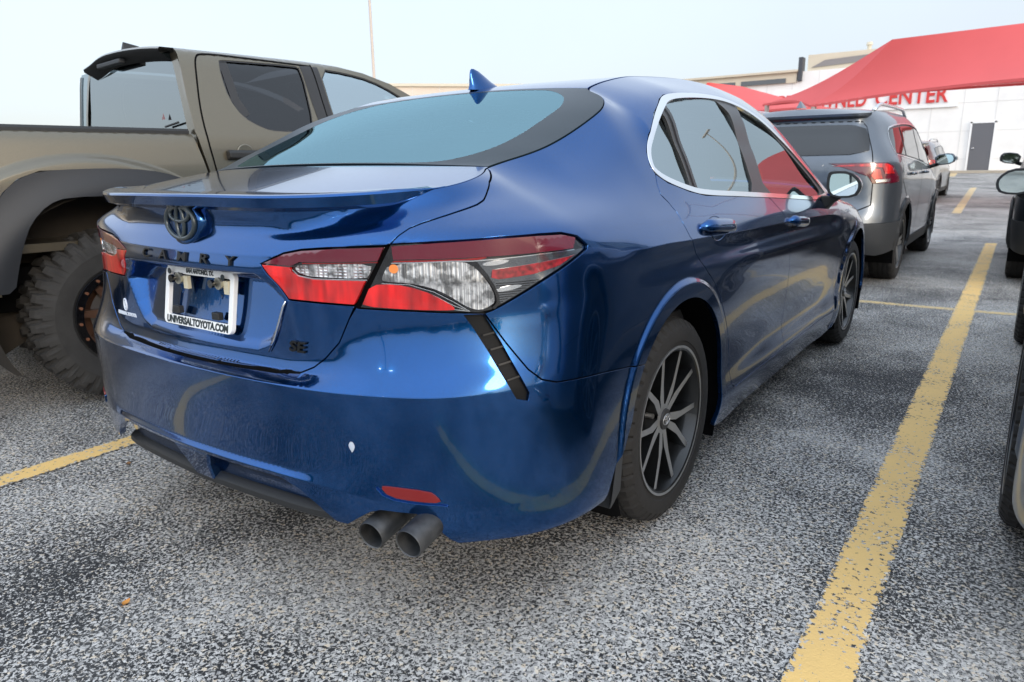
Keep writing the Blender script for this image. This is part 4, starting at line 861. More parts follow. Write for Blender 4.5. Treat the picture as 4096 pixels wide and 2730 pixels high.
# ---------------------------------------------------------------- ground
def gz(x, y):
    y = np.asarray(y, float); return .024*np.clip(y-10, 0, 26)
def asphalt_nodes(nt, tc):
    """aggregate in worn black binder; returns (colour, height)"""
    N = lambda t: nt.nodes.new(t); L = nt.links.new
    def noise(scale, det=2, rough=.5, dist=0):
        n = N('ShaderNodeTexNoise'); n.inputs['Scale'].default_value = scale; n.inputs['Detail'].default_value = det; n.inputs['Roughness'].default_value = rough; n.inputs['Distortion'].default_value = dist; L(tc, n.inputs['Vector']); return n
    def rng(src, a, b, c, d, clamp=True):
        m = N('ShaderNodeMapRange'); m.inputs[1].default_value = a; m.inputs[2].default_value = b; m.inputs[3].default_value = c; m.inputs[4].default_value = d; L(src, m.inputs[0]); return m.outputs[0]
    def math_(op, a, b):
        m = N('ShaderNodeMath'); m.operation = op
        for i, q in enumerate((a, b)):
            if isinstance(q, (int, float)): m.inputs[i].default_value = q
            else: L(q, m.inputs[i])
        return m.outputs[0]
    grain = noise(108, 3, .6, .7); fine = noise(300, 2, .5)
    vor = N('ShaderNodeTexVoronoi'); vor.inputs['Scale'].default_value = 110; L(tc, vor.inputs['Vector'])
    big = noise(.75, 4, .6, .3); mid = noise(3.2, 4, .6)
    wear = math_('ADD', rng(big.outputs[0], .36, .66, -.045, .05), rng(mid.outputs[0], .3, .7, -.028, .028))
    # worn pale wheel track, darker sealed or oily patches, and a darker area under the sedan
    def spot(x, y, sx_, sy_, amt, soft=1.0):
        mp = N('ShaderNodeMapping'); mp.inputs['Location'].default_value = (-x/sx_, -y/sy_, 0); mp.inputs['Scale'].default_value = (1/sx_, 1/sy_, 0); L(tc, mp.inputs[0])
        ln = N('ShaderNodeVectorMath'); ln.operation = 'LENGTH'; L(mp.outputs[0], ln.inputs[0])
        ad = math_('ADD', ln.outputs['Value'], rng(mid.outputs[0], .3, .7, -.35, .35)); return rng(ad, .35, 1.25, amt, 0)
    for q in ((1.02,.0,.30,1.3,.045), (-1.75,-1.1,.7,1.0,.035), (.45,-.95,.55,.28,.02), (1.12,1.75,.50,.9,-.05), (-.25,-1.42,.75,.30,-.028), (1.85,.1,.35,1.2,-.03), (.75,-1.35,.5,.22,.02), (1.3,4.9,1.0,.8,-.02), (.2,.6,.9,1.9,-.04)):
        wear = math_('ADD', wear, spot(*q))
    g = math_('ADD', grain.outputs[0], wear); g2 = math_('ADD', math_('MULTIPLY', g, .8), math_('MULTIPLY', fine.outputs[0], .2))
    stone = rng(g2, .474, .520, 0, 1)
    ramp = N('ShaderNodeValToRGB'); e = ramp.color_ramp.elements; e[0].position = 0; e[0].color = (.24,.235,.225,1); e[1].position = 1; e[1].color = (.66,.61,.53,1)
    for p, c in ((.28,(.39,.38,.365,1)),(.55,(.60,.58,.55,1)),(.80,(.42,.41,.39,1)),(.93,(.62,.52,.39,1))):
        q = e.new(p); q.color = c
    sep = N('ShaderNodeSeparateColor'); L(vor.outputs['Color'], sep.inputs[0]); L(sep.outputs[0], ramp.inputs[0])
    bind = N('ShaderNodeMix'); bind.data_type = 'RGBA'; bind.inputs[6].default_value = (.011,.012,.0145,1); bind.inputs[7].default_value = (.038,.038,.038,1); L(rng(big.outputs[0], .4, .65, 0, 1), bind.inputs[0])
    mx = N('ShaderNodeMix'); mx.data_type = 'RGBA'; L(stone, mx.inputs[0]); L(bind.outputs[2], mx.inputs[6]); L(ramp.outputs[0], mx.inputs[7])
    # grey dust film between the stones in worn places
    film = N('ShaderNodeMix'); film.data_type = 'RGBA'; film.inputs[7].default_value = (.27,.262,.25,1); L(rng(big.outputs[0], .50, .72, 0, .18), film.inputs[0]); L(mx.outputs[2], film.inputs[6])
    return film.outputs[2], g2, stone
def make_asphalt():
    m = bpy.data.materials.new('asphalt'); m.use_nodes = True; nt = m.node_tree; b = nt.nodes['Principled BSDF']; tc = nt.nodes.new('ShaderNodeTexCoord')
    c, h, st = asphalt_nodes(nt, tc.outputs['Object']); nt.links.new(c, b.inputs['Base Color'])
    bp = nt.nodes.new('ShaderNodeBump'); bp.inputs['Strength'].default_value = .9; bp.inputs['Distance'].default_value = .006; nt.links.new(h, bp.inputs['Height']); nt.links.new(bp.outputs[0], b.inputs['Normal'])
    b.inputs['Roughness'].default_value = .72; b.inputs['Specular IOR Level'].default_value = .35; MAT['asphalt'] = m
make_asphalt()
def make_line_paint(name, col, wearlo, wearhi):
    m = bpy.data.materials.new(name); m.use_nodes = True; nt = m.node_tree; b = nt.nodes['Principled BSDF']; tc = nt.nodes.new('ShaderNodeTexCoord'); L = nt.links.new
    c, h, st = asphalt_nodes(nt, tc.outputs['Object'])
    n = nt.nodes.new('ShaderNodeTexNoise'); n.inputs['Scale'].default_value = 60; n.inputs['Detail'].default_value = 5; n.inputs['Roughness'].default_value = .65; L(tc.outputs['Object'], n.inputs['Vector'])
    n2 = nt.nodes.new('ShaderNodeTexNoise'); n2.inputs['Scale'].default_value = 5; n2.inputs['Detail'].default_value = 4; L(tc.outputs['Object'], n2.inputs['Vector'])
    # distance from the painted edge, from the strip's own x coordinate stored in a UV map
    uv = nt.nodes.new('ShaderNodeUVMap'); sx = nt.nodes.new('ShaderNodeSeparateXYZ'); L(uv.outputs[0], sx.inputs[0])
    ed = nt.nodes.new('ShaderNodeMapRange'); ed.inputs[1].default_value = 0; ed.inputs[2].default_value = .14; ed.inputs[3].default_value = -.16; ed.inputs[4].default_value = .0; L(sx.outputs[0], ed.inputs[0])
    a1 = nt.nodes.new('ShaderNodeMath'); a1.operation = 'ADD'; L(n.outputs[0], a1.inputs[0]); L(ed.outputs[0], a1.inputs[1])
    w = nt.nodes.new('ShaderNodeMapRange'); w.inputs[1].default_value = .35; w.inputs[2].default_value = .65; w.inputs[3].default_value = -.05; w.inputs[4].default_value = .05; L(n2.outputs[0], w.inputs[0])
    a2 = nt.nodes.new('ShaderNodeMath'); a2.operation = 'ADD'; L(a1.outputs[0], a2.inputs[0]); L(w.outputs[0], a2.inputs[1])
    mk = nt.nodes.new('ShaderNodeMapRange'); mk.inputs[1].default_value = wearlo; mk.inputs[2].default_value = wearhi; L(a2.outputs[0], mk.inputs[0])
    pc = nt.nodes.new('ShaderNodeMix'); pc.data_type = 'RGBA'; pc.inputs[6].default_value = (col[0]*.78, col[1]*.80, col[2]*.95, 1); pc.inputs[7].default_value = (*col, 1); L(n2.outputs[0], pc.inputs[0])
    mx = nt.nodes.new('ShaderNodeMix'); mx.data_type = 'RGBA'; L(mk.outputs[0], mx.inputs[0]); L(c, mx.inputs[6]); L(pc.outputs[2], mx.inputs[7]); L(mx.outputs[2], b.inputs['Base Color'])
    bp = nt.nodes.new('ShaderNodeBump'); bp.inputs['Strength'].default_value = .45; bp.inputs['Distance'].default_value = .005; L(h, bp.inputs['Height']); L(bp.outputs[0], b.inputs['Normal']); b.inputs['Roughness'].default_value = .65
    MAT[name] = m
make_line_paint('yellow_line', (.78,.51,.17), .375, .42)
make_line_paint('faded_line', (.68,.49,.21), .42, .47)
xs_ = [-600,-150,-60,-30,-15,-6,0,6,15,30,60,150,600]; ys_ = [-600,-150,-60,-30,-10,-4,0,4,8,10,12,15,20,25,30,36,40,60,150,600]
gv = [(x, y, float(gz(x, y))) for y in ys_ for x in xs_]; nx_ = len(xs_)
gf = [(j*nx_+i, j*nx_+i+1, (j+1)*nx_+i+1, (j+1)*nx_+i) for j in range(len(ys_)-1) for i in range(nx_-1)]
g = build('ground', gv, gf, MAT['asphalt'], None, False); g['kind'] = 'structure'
def stripe(label, pts_l, pts_r, mat='yellow_line', n=40, lift=.004):
    """a painted strip between two edges, 4 mm above the asphalt"""
    a0, a1 = np.array(pts_l, float); b0, b1 = np.array(pts_r, float); V = []; UV = []
    for i in range(n+1):
        t = i/n; A = a0+(a1-a0)*t; B = b0+(b1-b0)*t
        for k in range(5):
            s = k/4; p = A+(B-A)*s; V.append((p[0], p[1], float(gz(*p))+lift)); UV.append((min(s, 1-s), t))
    F = [(i*5+k, i*5+k+1, (i+1)*5+k+1, (i+1)*5+k) for i in range(n) for k in range(4)]
    o = build('parking_line', V, F, MAT[mat], None, False); uvl = o.data.uv_layers.new(name='UVMap')
    for lp in o.data.loops: uvl.data[lp.index].uv = UV[lp.vertex_index]
    return tag(o, label, 'parking line', 'yellow parking bay lines')
stripe('long worn yellow line running from the bottom edge past the sedan\'s right side', [(1.452,-2.4),(1.398,9.88)], [(1.590,-2.4),(1.543,9.94)])
stripe('yellow parking line between the sedan and the pickup truck, left of the sedan', [(-1.352,-2.4),(-1.40,9.9)], [(-1.232,-2.4),(-1.27,9.9)])
stripe('thin yellow line crossing the lot between the two rows of bays', [(-3.9,4.34),(5.5,4.34)], [(-3.9,4.45),(5.5,4.45)], 'faded_line', 40, .002)
stripe('short yellow line far off, in line with the long one', [(.62,14.6),(.42,23.5)], [(.80,14.6),(.60,23.5)], 'faded_line', 20)
stripe('faint yellow line farthest off, near the foot of the white wall', [(-.80,31.0),(-.98,35.0)], [(-.50,31.0),(-.68,35.0)], 'faded_line', 10)
# ---------------------------------------------------------------- buildings
pbr('white_panel', (.80,.775,.74), .75, var=(1.5,.05)); pbr('sign_board', (.80,.79,.77), .6); pbr('sign_red', (.58,.035,.03), .5); pbr('door_grey', (.115,.115,.125), .55); pbr('beige_wall', (.58,.50,.38), .8, var=(.8,.06)); pbr('beige_trim', (.62,.55,.43), .7)
pbr('panel_joint', (.66,.64,.61), .8); pbr('kerb_tan', (.42,.36,.28), .85, var=(2,.1)); pbr('roof_grey', (.22,.20,.19), .8); pbr('ribbon_glass', (.06,.065,.07), .2, coat=1); pbr('steel_dark', (.05,.055,.065), .5); pbr('pink_wall', (.66,.56,.46), .8, var=(.6,.05))
BL = thing('white_building', 'long white-panelled dealership building with red sign letters and a grey door', 'building', (0,36,.62))
w = MB(); w.box((-3,5,2.0), (36,10,5.6)); w.build('wall', MAT['white_panel'], BL)
pj = MB()
for i in range(29): pj.box((-20.4+i*1.22,-.004,2.0), (.02,.012,5.58))
for z in (.55,1.75,2.95): pj.box((-3,-.0035,z), (35.9,.011,.02))
pj.build('panel_joints', MAT['panel_joint'], BL)
dr = MB(); dr.box((-.05,-.03,1.02), (.80,.06,2.05)); door = dr.build('door', MAT['door_grey'], BL, bevel=.004)
d2 = MB(); d2.box((-.49,-.03,1.05), (.07,.10,2.16)); d2.box((.39,-.03,1.05), (.07,.10,2.16)); d2.box((-.05,-.03,2.09), (.95,.10,.07)); d2.build('door_frame', MAT['sign_board'], door)
d3 = MB(); d3.tube([(-.38,-.06,1.0),(-.38,-.12,1.0),(-.28,-.12,1.0)], .015, 8); d3.build('handle', MAT['chrome'], door, True)
kb = MB(); kb.box((-3,-.9,-.03), (36,1.8,.18)); kb.build('pavement', MAT['kerb_tan'], BL)
sb = MB(); sb.box((-5.1,-.05,3.32), (8.0,.10,1.05)); sign = sb.build('sign', MAT['sign_board'], BL)
def sign_text(txt, x0, x1, z, size):
    V, F = text_mesh(txt, size, .03, 1.05, 0, .018*size); V[:,0] -= (V[:,0].max()+V[:,0].min())/2; V[:,0] *= (x1-x0)/(V[:,0].max()-V[:,0].min())
    build('sign_letters', [(a+(x0+x1)/2, -.13, z+b) for a, b, c in V] , F, MAT['sign_red'], sign, False) if False else build('sign_letters', [(a+(x0+x1)/2, -.135-c, z+b) for a, b, c in V], F, MAT['sign_red'], sign, False)
sign_text('PRE-OWNED', -8.75, -4.78, 3.32, .98); sign_text('CENTER', -4.40, -1.50, 3.32, .98)
pr_ = MB(); pr_.box((-14.6,.3,4.55), (13.2,.8,.50)); pr_.box((-14.6,-.16,4.84), (13.3,.16,.10)); pr_.build('parapet', MAT['beige_wall'], BL)
rg = MB()
for i in range(5): rg.box((-19.6+i*2.5,-.12,4.42), (2.2,.04,.22))
rg.build('ribbon_window', MAT['ribbon_glass'], BL)
up = MB(); up.box((-4.5,4.5,5.0), (6.6,7,1.3)); up.build('upper_storey', MAT['beige_wall'], BL)
ur = MB(); ur.loft([[(-7.6,.95,5.05),(-1.2,.95,5.3),(-1.2,1.0,5.3),(-7.6,1.0,5.05)], [(-7.0,.95,5.35),(-1.2,.95,5.6),(-1.2,1.0,5.6),(-7.0,1.0,5.35)]], True, True); ur.build('canopy_roof', MAT['roof_grey'], BL)
bb = MB(); bb.box((-7.86,.1,4.9), (.20,.5,1.1)); bb.build('roof_sign', MAT['steel_dark'], BL, bevel=.02)
for i, (x, h) in enumerate(((-5.6,.6),(-3.2,.45),(-1.7,.4))):
    v = MB(); v.lathe_x([(0,.10),(h,.10),(h,.16),(h+.14,.13),(h+.14,0)], 14); o = v.build('roof_vent', MAT['beige_trim'], BL, True, autos=40); o.rotation_euler = (0,-math.pi/2,0); o.location = (x,4.0,5.65)
B2 = thing('long_building', 'low beige building with a flat roofline behind the pickup and the sedan roof', 'building', (-24.5,34.6,.4), R(45))
w = MB(); w.box((0,4,2.4), (26,8,6.3)); w.build('wall', MAT['pink_wall'], B2)
w = MB(); w.box((0,-.06,5.48), (26.1,.14,.16)); w.build('coping', MAT['beige_trim'], B2)
w = MB()
for i in range(16): w.box((-12+i*1.6,-.006,2.4), (.03,.02,6.1))
w.build('panel_joints', MAT['panel_joint'], B2)
# ---------------------------------------------------------------- red shade canopies
def fabric(name, col):
    m = pbr(name, col, .8, bump=(60,.15,.01), var=(.7,.05)); nt = m.node_tree; b = nt.nodes['Principled BSDF']; t = nt.nodes.new('ShaderNodeBsdfTranslucent'); t.inputs[0].default_value = (*col, 1); mx = nt.nodes.new('ShaderNodeMixShader'); mx.inputs[0].default_value = .22
    o = nt.nodes['Material Output']; nt.links.new(b.outputs[0], mx.inputs[1]); nt.links.new(t.outputs[0], mx.inputs[2]); nt.links.new(mx.outputs[0], o.inputs[0])
fabric('canopy_red', (.74,.125,.12)); pbr('canopy_steel', (.42,.34,.30), .5, .3)
def canopy(label, corners, ridge, posts):
    """hipped fabric roof: four low corners, a ridge of two high points, edges sagging inwards"""
    c = [np.array(p, float) for p in corners]; r0, r1 = [np.array(p, float) for p in ridge]; root = thing('shade_canopy', label, 'canopy', (0,0,0), 0, 'red shade canopies')
    mb = MB(); n = 14
    def patch(a, b, ra, rb):
        rings = []
        for i in range(n+1):
            t = i/n; ring = []
            for j in range(n+1):
                s = j/n; lo = a+(b-a)*s; hi = ra+(rb-ra)*s; p = lo+(hi-lo)*t
                cen = (c[0]+c[1]+c[2]+c[3])/4; sag = math.sin(math.pi*s)*(1-t)
                p = p+(cen-lo)*.045*sag*np.array([1,1,0])+np.array([0,0,.10*sag-.22*math.sin(math.pi*t)*(1-.3*t)]); ring.append(tuple(p))
            rings.append(ring)
        mb.loft(rings, False)
    patch(c[0], c[1], r0, r1); patch(c[1], c[2], r1, r1); patch(c[2], c[3], r1, r0); patch(c[3], c[0], r0, r0)
    mb.build('fabric', MAT['canopy_red'], root, True, autos=50)
    for i in range(4):
        a, b = c[i], c[(i+1) % 4]; cen = sum(c)/4; pts = []
        for s in np.linspace(0, 1, 15): lo = a+(b-a)*s; sg_ = math.sin(math.pi*s); pts.append(tuple(lo+(cen-lo)*.045*sg_*np.array([1,1,0])+np.array([0,0,.10*sg_-.012])))
        MB().loft([[(p[0], p[1], p[2]+.01) for p in pts], [(p[0], p[1], p[2]-.05) for p in pts]], False).build('valance', MAT['canopy_red'], root, True)
    for k in posts:
        p = c[k]; q = p+(sum(c)/4-p)*np.array([.03,.03,0]); po = MB(); po.tube([(q[0],q[1],float(gz(q[0],q[1]))-.05),(q[0],q[1],p[2]-.05)], .07, 12); po.build('post', MAT['canopy_steel'], root, True, autos=40)
    for k, r in ((0,r0),(1,r1),(2,r1),(3,r0)):
        continue
        ra = MB(); ra.tube([tuple(c[k]+np.array([0,0,-.12])), tuple((c[k]+r)/2+np.array([0,0,-.75])), tuple(r+np.array([0,0,-.30]))], .035, 8); ra.build('rafter', MAT['canopy_steel'], root, True)
canopy('big red fabric shade canopy at the right edge, above the SUVs', [(-3.15,18.55,2.60),(3.6,14.4,2.60),(6.0,18.0,2.70),(-5.0,20.6,2.85)], [(-1.27,18.0,3.95),(4.2,17.3,3.98)], (0,1,2,3))
canopy('red fabric shade canopy farther back, peeking over the sedan roof', [(-9.9,25.9,2.75),(-4.9,24.2,2.95),(-2.6,30.5,2.85),(-10.0,33.0,2.85)], [(-9.0,26.6,4.25),(-8.6,29.5,4.3)], (0,1,2,3))
# ---------------------------------------------------------------- light poles
pbr('pole_paint', (.52,.44,.38), .5, .2)
lp = thing('light_pole', 'tall thin beige light pole standing behind the pickup truck roof', 'light pole', (-30.9,30.0,0))
p = MB(); p.tube([(0,0,0),(-.03,0,7),(-.05,0,14)], [.11,.085,.07], 12); p.build('shaft', MAT['pole_paint'], lp, True, autos=40)
p = MB(); p.box((.5,0,14.0), (1.2,.35,.14)); p.box((-.6,0,14.0), (1.2,.35,.14)); p.build('lamp_head', MAT['pole_paint'], lp, bevel=.03)
lp2 = copy_tree(lp); lp2.location = (8.6,30.5,.5); lp2.scale = (1,1,.72); lp2.rotation_euler = (0,0,R(35)); lp2['label'] = 'beige light pole mirrored in the rear side window of the sedan'
# ---------------------------------------------------------------- small things on the ground and on the car
pbr('leaf_orange', (.55,.24,.05), .6); pbr('leaf_brown', (.22,.11,.04), .7); pbr('stone_pink', (.50,.30,.24), .8); pbr('petal_pale', (.42,.47,.55), .45)
def leaf(label, x, y, size, rot, mat, curl=.3):
    V = []; n = 9
    for i in range(n):
        t = i/(n-1); w = size*.30*math.sin(math.pi*(t**.75))+.0004
        for s in (-1, -.5, 0, .5, 1): V.append((s*w, (t-.5)*size, .004+size*curl*(s*s*.35+.5*(t-.5)**2)))
    V += [(-.0012,-.5*size-.008,.006),(.0012,-.5*size-.008,.006)]
    F = [(i*5+k, i*5+k+1, (i+1)*5+k+1, (i+1)*5+k) for i in range(n-1) for k in range(4)]+[(5*n, 5*n+1, 3, 1)]
    c, s = math.cos(rot), math.sin(rot); o = build('fallen_leaf', V, F, MAT[mat], None, True); o.location = (x,y,float(gz(x,y))); o.rotation_euler = (0,0,rot); return tag(o, label, 'leaf')
leaf('small orange fallen leaf on the asphalt at lower left', -.10, -1.29, .030, .5, 'leaf_orange')
leaf('tiny brown fallen leaf beside the left yellow line', -1.05, -.80, .028, 1.2, 'leaf_brown')
q = MB()
for i in range(9):
    t = i/8; w = .0075*math.sin(math.pi*min(1, (t*.92+.04))**.8)
    P, N = A_surf(np.array([.5655-w, .5655, .5655+w]), np.full(3, .538-.026*t)); q.v += [tuple(P[0]+N[0]*.0007), tuple(P[1]+N[1]*.0022), tuple(P[2]+N[2]*.0007)]
    if i: k = 3*i; q.f += [(k-3,k-2,k+1,k),(k-2,k-1,k+2,k+1)]; q.m += [0,0]
tag(q.build('petal', MAT['petal_pale'], None, True), 'pale petal stuck to the sedan\'s blue rear bumper', 'petal')

# ---------------------------------------------------------------- dark tree line and a lamp post behind the camera, seen in the paintwork
pbr('leaf_dark', (.035,.05,.022), .8); pbr('bark', (.05,.04,.03), .9)
V = []; F = []; rng = np.random.default_rng(3)
for i in range(46):
    az = R(118+i*3.3+rng.uniform(-1,1)); dist = rng.uniform(58,72); cx, cy = dist*math.sin(az), dist*math.cos(az); h = rng.uniform(3.5,6.5); wd = rng.uniform(3.6,6)
    for j in range(420):
        d = rng.normal(size=3); d /= np.linalg.norm(d); r = rng.uniform(.35,1)**.5; p = np.array([cx+d[0]*wd*r, cy+d[1]*wd*r, h*.56+d[2]*h*.44*r]); s_ = rng.uniform(.25,.6); a = rng.normal(size=3); a /= np.linalg.norm(a); b = np.cross(a, rng.normal(size=3)); b /= np.linalg.norm(b)
        n = len(V); V += [tuple(p-a*s_), tuple(p+b*s_*.6), tuple(p+a*s_), tuple(p-b*s_*.6)]; F.append((n,n+1,n+2,n+3))
o = build('tree_line', V, F, MAT['leaf_dark'], None, False); tag(o, 'dark line of distant trees mirrored in the sedan paint', 'trees', None, 'stuff')
sp_ = thing('lamp_post', 'lamp post with two lit heads mirrored in the sedan rear bumper', 'lamp post', (-1.5,-17.0,0), R(20))
p = MB(); p.tube([(0,0,0),(0,0,7.6)], [.10,.07], 12); p.build('shaft', MAT['steel_dark'], sp_, True, autos=40)
p = MB(); p.tube([(-1.1,0,7.75),(0,0,7.55),(1.1,0,7.75)], .04, 8); p.build('arm', MAT['steel_dark'], sp_, True, autos=40)
em = pbr('lamp_glow', (1,.95,.85), .5); em.node_tree.nodes['Principled BSDF'].inputs['Emission Color'].default_value = (1,.93,.8,1); em.node_tree.nodes['Principled BSDF'].inputs['Emission Strength'].default_value = 25
for sx in (-1, 1):
    p = MB(); p.box((sx*1.25,0,7.78), (.5,.26,.10)); hd = p.build('lamp_head', MAT['steel_dark'], sp_, bevel=.02); p = MB(); p.box((sx*1.25,0,7.715), (.40,.20,.02)); p.build('lamp_panel', MAT['lamp_glow'], hd)
# ---------------------------------------------------------------- bronze pickup (rear axle at its origin)
TRK = thing('pickup_truck', 'bronze crew-cab pickup truck with chunky off-road tyres and black wheel flares, left of the sedan', 'pickup', (-2.873,-.304,0), R(-7))
ZP = np.array([(.50,-.03),(.62,-.01),(.75,.0),(.92,.004),(1.05,.008),(1.15,.006),(1.235,-.004),(1.29,-.014),(1.325,-.030),(1.34,-.055)])
def bedx(y, z):
    o = pchip(ZP[:,0], ZP[:,1], z); r = np.hypot((y-.02)*.93, (z-.42)*1.0)
    return .95+o+.045*(1-sstep((r-.765)/.05))
CP = np.array([(.50,-.04),(.62,-.015),(.75,.0),(.92,.0),(1.05,.006),(1.15,.008),(1.25,.004),(1.31,-.002),(1.36,-.016),(1.45,-.045),(1.55,-.080),(1.65,-.115),(1.71,-.138),(1.75,-.160),(1.775,-.185),(1.79,-.225)])
def cabx(y, z): return .95+pchip(CP[:,0], CP[:,1], z)-.05*sstep((y-2.4)/2.0)*0
def TS(fx, sg=1):
    def S(a, b, e=1e-3):
        x = fx(a, b); dx = (fx(a+e, b)-fx(a-e, b))/(2*e); dz = (fx(a, b+e)-fx(a, b-e))/(2*e)
        P = np.stack([sg*x, a, b], 1); N = np.stack([sg*np.ones_like(x), -dx, -dz], 1); return P, N/np.linalg.norm(N, axis=1)[:,None]
    if sg < 0:
        def S2(a, b):
            P, N = S(-a, b); P = P+np.array([.22,0,0]); return P, N
        return S2
    return S
BR = MAT['bronze_paint']
pbr('flare_plastic', (.014,.016,.020), .55, bump=(200,.25,.002)); pbr('liner_dust', (.026,.021,.016), .9, var=(6,.3))
FLO = [(-.46,.62),(-.44,.80),(-.40,.96),(-.335,1.06),(-.27,1.118),(-.18,1.152),(0,1.158),(.20,1.156),(.36,1.138),(.47,1.10),(.58,1.02),(.68,.88),(.74,.70)]
FLI = [(.62,.66),(.58,.78),(.51,.90),(.42,.985),(.32,1.022),(.15,1.036),(-.09,1.032),(-.172,1.003),(-.253,.928),(-.301,.833),(-.335,.72),(-.36,.62)]
for sg in (1, -1):
    f = (lambda P: np.asarray(P, float)) if sg > 0 else mir
    SB, SCb = TS(bedx, sg), TS(cabx, sg)
    bed = np.array([(-1.62,.60)]+[(-.40,.60)]+FLO[1:]+[(.69,.60),(.655,.60),(.645,1.0),(.623,1.134),(.598,1.24),(.575,1.336),(-1.62,1.336)])
    panel('bed_side', SB, f(bed), BR, TRK, step=.03, bstep=.015, inset=.002, depth=.03, rows=f(np.vstack([[(.02+r_*math.cos(t)/.93, .42+r_*math.sin(t)) for t in np.linspace(0, math.pi, 130)] for r_ in (.755,.765,.773,.781,.79,.798,.807,.816,.83)])))
    panel('bed_rail', SB, f([(-1.62,1.332),(.560,1.332),(.556,1.3385),(-1.62,1.3385)]), MAT['flare_plastic'], TRK, step=.1, bstep=.004, inset=0, off=.004, depth=.02) if False else None
    rl = MB(); rl.loft([[(sg*.905,y,1.328),(sg*.905,y,1.348),(sg*.897,y,1.360),(sg*.84,y,1.360),(sg*.83,y,1.34)] for y in (-1.62,-.5,.0,.566)], False); rl.build('bed_rail', MAT['black_plastic'], TRK, True, autos=30)
    fl = np.array(FLO+FLI)
    SF = TS(lambda y, z: .985+.030*np.exp(-((np.hypot((y-.13), (z-.45)*1.03)-.62)/.09)**2)-.0*y, sg)
    fl_o = panel('wheel_flare', SF, f(chaikin(fl, 1)), MAT['flare_plastic'], TRK, step=.03, bstep=.012, inset=0, off=.02, depth=.10)
    ribbon('bed_crease', SB, f([(-1.6,1.05),(-1.0,1.05)]), .004, .001, MAT['void_black'], TRK) if False else None
    w = MB(); w.loft([[(sg*x, .1+rr*math.cos(t)*1.05, .50+rr*math.sin(t)*1.02) for t in np.linspace(R(-30), R(210), 40)] for x, rr in ((.985,.53),(.93,.545),(.55,.545),(.55,.05))], False).build('wheel_well', MAT['liner_dust'], TRK, True, autos=30)
    cab = [(.665,.60),(.655,1.0),(.633,1.134),(.608,1.24),(.585,1.345),(.588,1.53),(.600,1.71),(.606,1.785),(1.0,1.7895),(1.375,1.789),(1.60,1.775),(1.80,1.745),(2.0,1.69),(2.25,1.58),(2.6,1.38),(2.85,1.235),(2.9,.60)]
    RW = chaikin([(.822,1.725),(.828,1.738),(.90,1.742),(1.30,1.750),(1.338,1.735),(1.325,1.40),(1.285,1.362),(1.07,1.357),(.985,1.372),(.877,1.43),(.822,1.53),(.812,1.66)], 1)
    FW = chaikin([(1.465,1.748),(1.66,1.735),(1.84,1.705),(2.02,1.635),(2.35,1.45),(2.45,1.37),(2.40,1.345),(1.9,1.335),(1.49,1.345),(1.475,1.5)], 1)
    panel('cab_side', SCb, f(cab), BR, TRK, holes=[f(RW), f(FW)], step=.03, bstep=.02, inset=.001, depth=.03)
    for nm, q, m in (('window', RW, 'tint_glass'), ('window', FW, 'window_glass')):
        g = panel(nm, SCb, f(q), MAT[m], TRK, step=.06, bstep=.03, inset=-.003, off=-.010, flange=False)
    ribbon('window_edge', SCb, f([(.845,1.735),(.862,1.53),(.905,1.44)]), .05, -.006, MAT['trim_black'], TRK); ribbon('window_edge', SCb, f(RW), .012, -.003, MAT['trim_black'], TRK, True); ribbon('window_edge', SCb, f(FW), .012, -.003, MAT['trim_black'], TRK, True)
    ribbon('pillar_trim', SCb, f([(1.372,1.752),(1.385,1.55),(1.405,1.37)]), .075, .002, MAT['trim_black'], TRK); ribbon('pillar_trim', SCb, f([(1.436,1.752),(1.445,1.55),(1.458,1.35)]), .045, .002, MAT['trim_black'], TRK)
    ribbon('door_seam', SCb, f(chaikin([(1.42,1.755),(1.0,1.765),(.74,1.768),(.69,1.74),(.668,1.62),(.643,1.466),(.640,1.32),(.662,1.18),(.70,.95),(.72,.66)], 2, False)), .009, .0015, MAT['void_black'], TRK)
    ribbon('door_seam', SCb, f([(1.415,1.765),(1.425,1.55),(1.44,1.3),(1.45,.66)]), .008, .0025, MAT['void_black'], TRK); ribbon('door_seam', SCb, f([(2.48,1.30),(2.5,.66)]), .008, .0015, MAT['void_black'], TRK)
    for y0 in (.735, 1.53):
        h = MB(); h.loft([[(sg*(.955+o), y0+t*.215, 1.225+a*(.026 if 0 < t < 1 else .02)) for o, a in ((0,1),(.03,1),(.045,.5),(.045,-.6),(.03,-1),(0,-1))] for t in (0,.03,.5,.97,1)], True, True); hd = h.build('door_handle', MAT['black_plastic'], TRK, False, bevel=.006)
        c = MB(); c.lathe_x([(.958,.05),(.962,.045),(.961,.0)], 24); hc = c.build('handle_cup', BR, hd, True, autos=40); hc.location = (0,y0+.11,1.235); 
        if sg < 0: hc.rotation_euler = (0,0,math.pi)
    for yc in (.13, 3.48): make_wheel(TRK, (sg*.80, yc, .430), sg, .436, .240, .285, 'beadlock', tyre_mat='tyre_tread', rim_mats=('bronze_wheel','gloss_black'), mud=True, phi0=8, simple=False) if 'bronze_wheel' in MAT else None
    m = MB(); rings = [[(sg*(1.14+k*a), y, 1.36+k*b) for a, b in chaikin([(-.13,.10),(.11,.11),(.13,-.09),(-.11,-.11)], 1)[::sg]] for y, k in ((2.28,.95),(2.30,1),(2.38,.9),(2.44,.5))]; m.loft(rings, True, True).build('door_mirror', BR, TRK, True, autos=40)
    tl = MB(); tl.box((sg*.90,-1.66,1.15), (.10,.14,.36)); tl.build('tail_light', MAT['lens_red_dark'], TRK, bevel=.02)
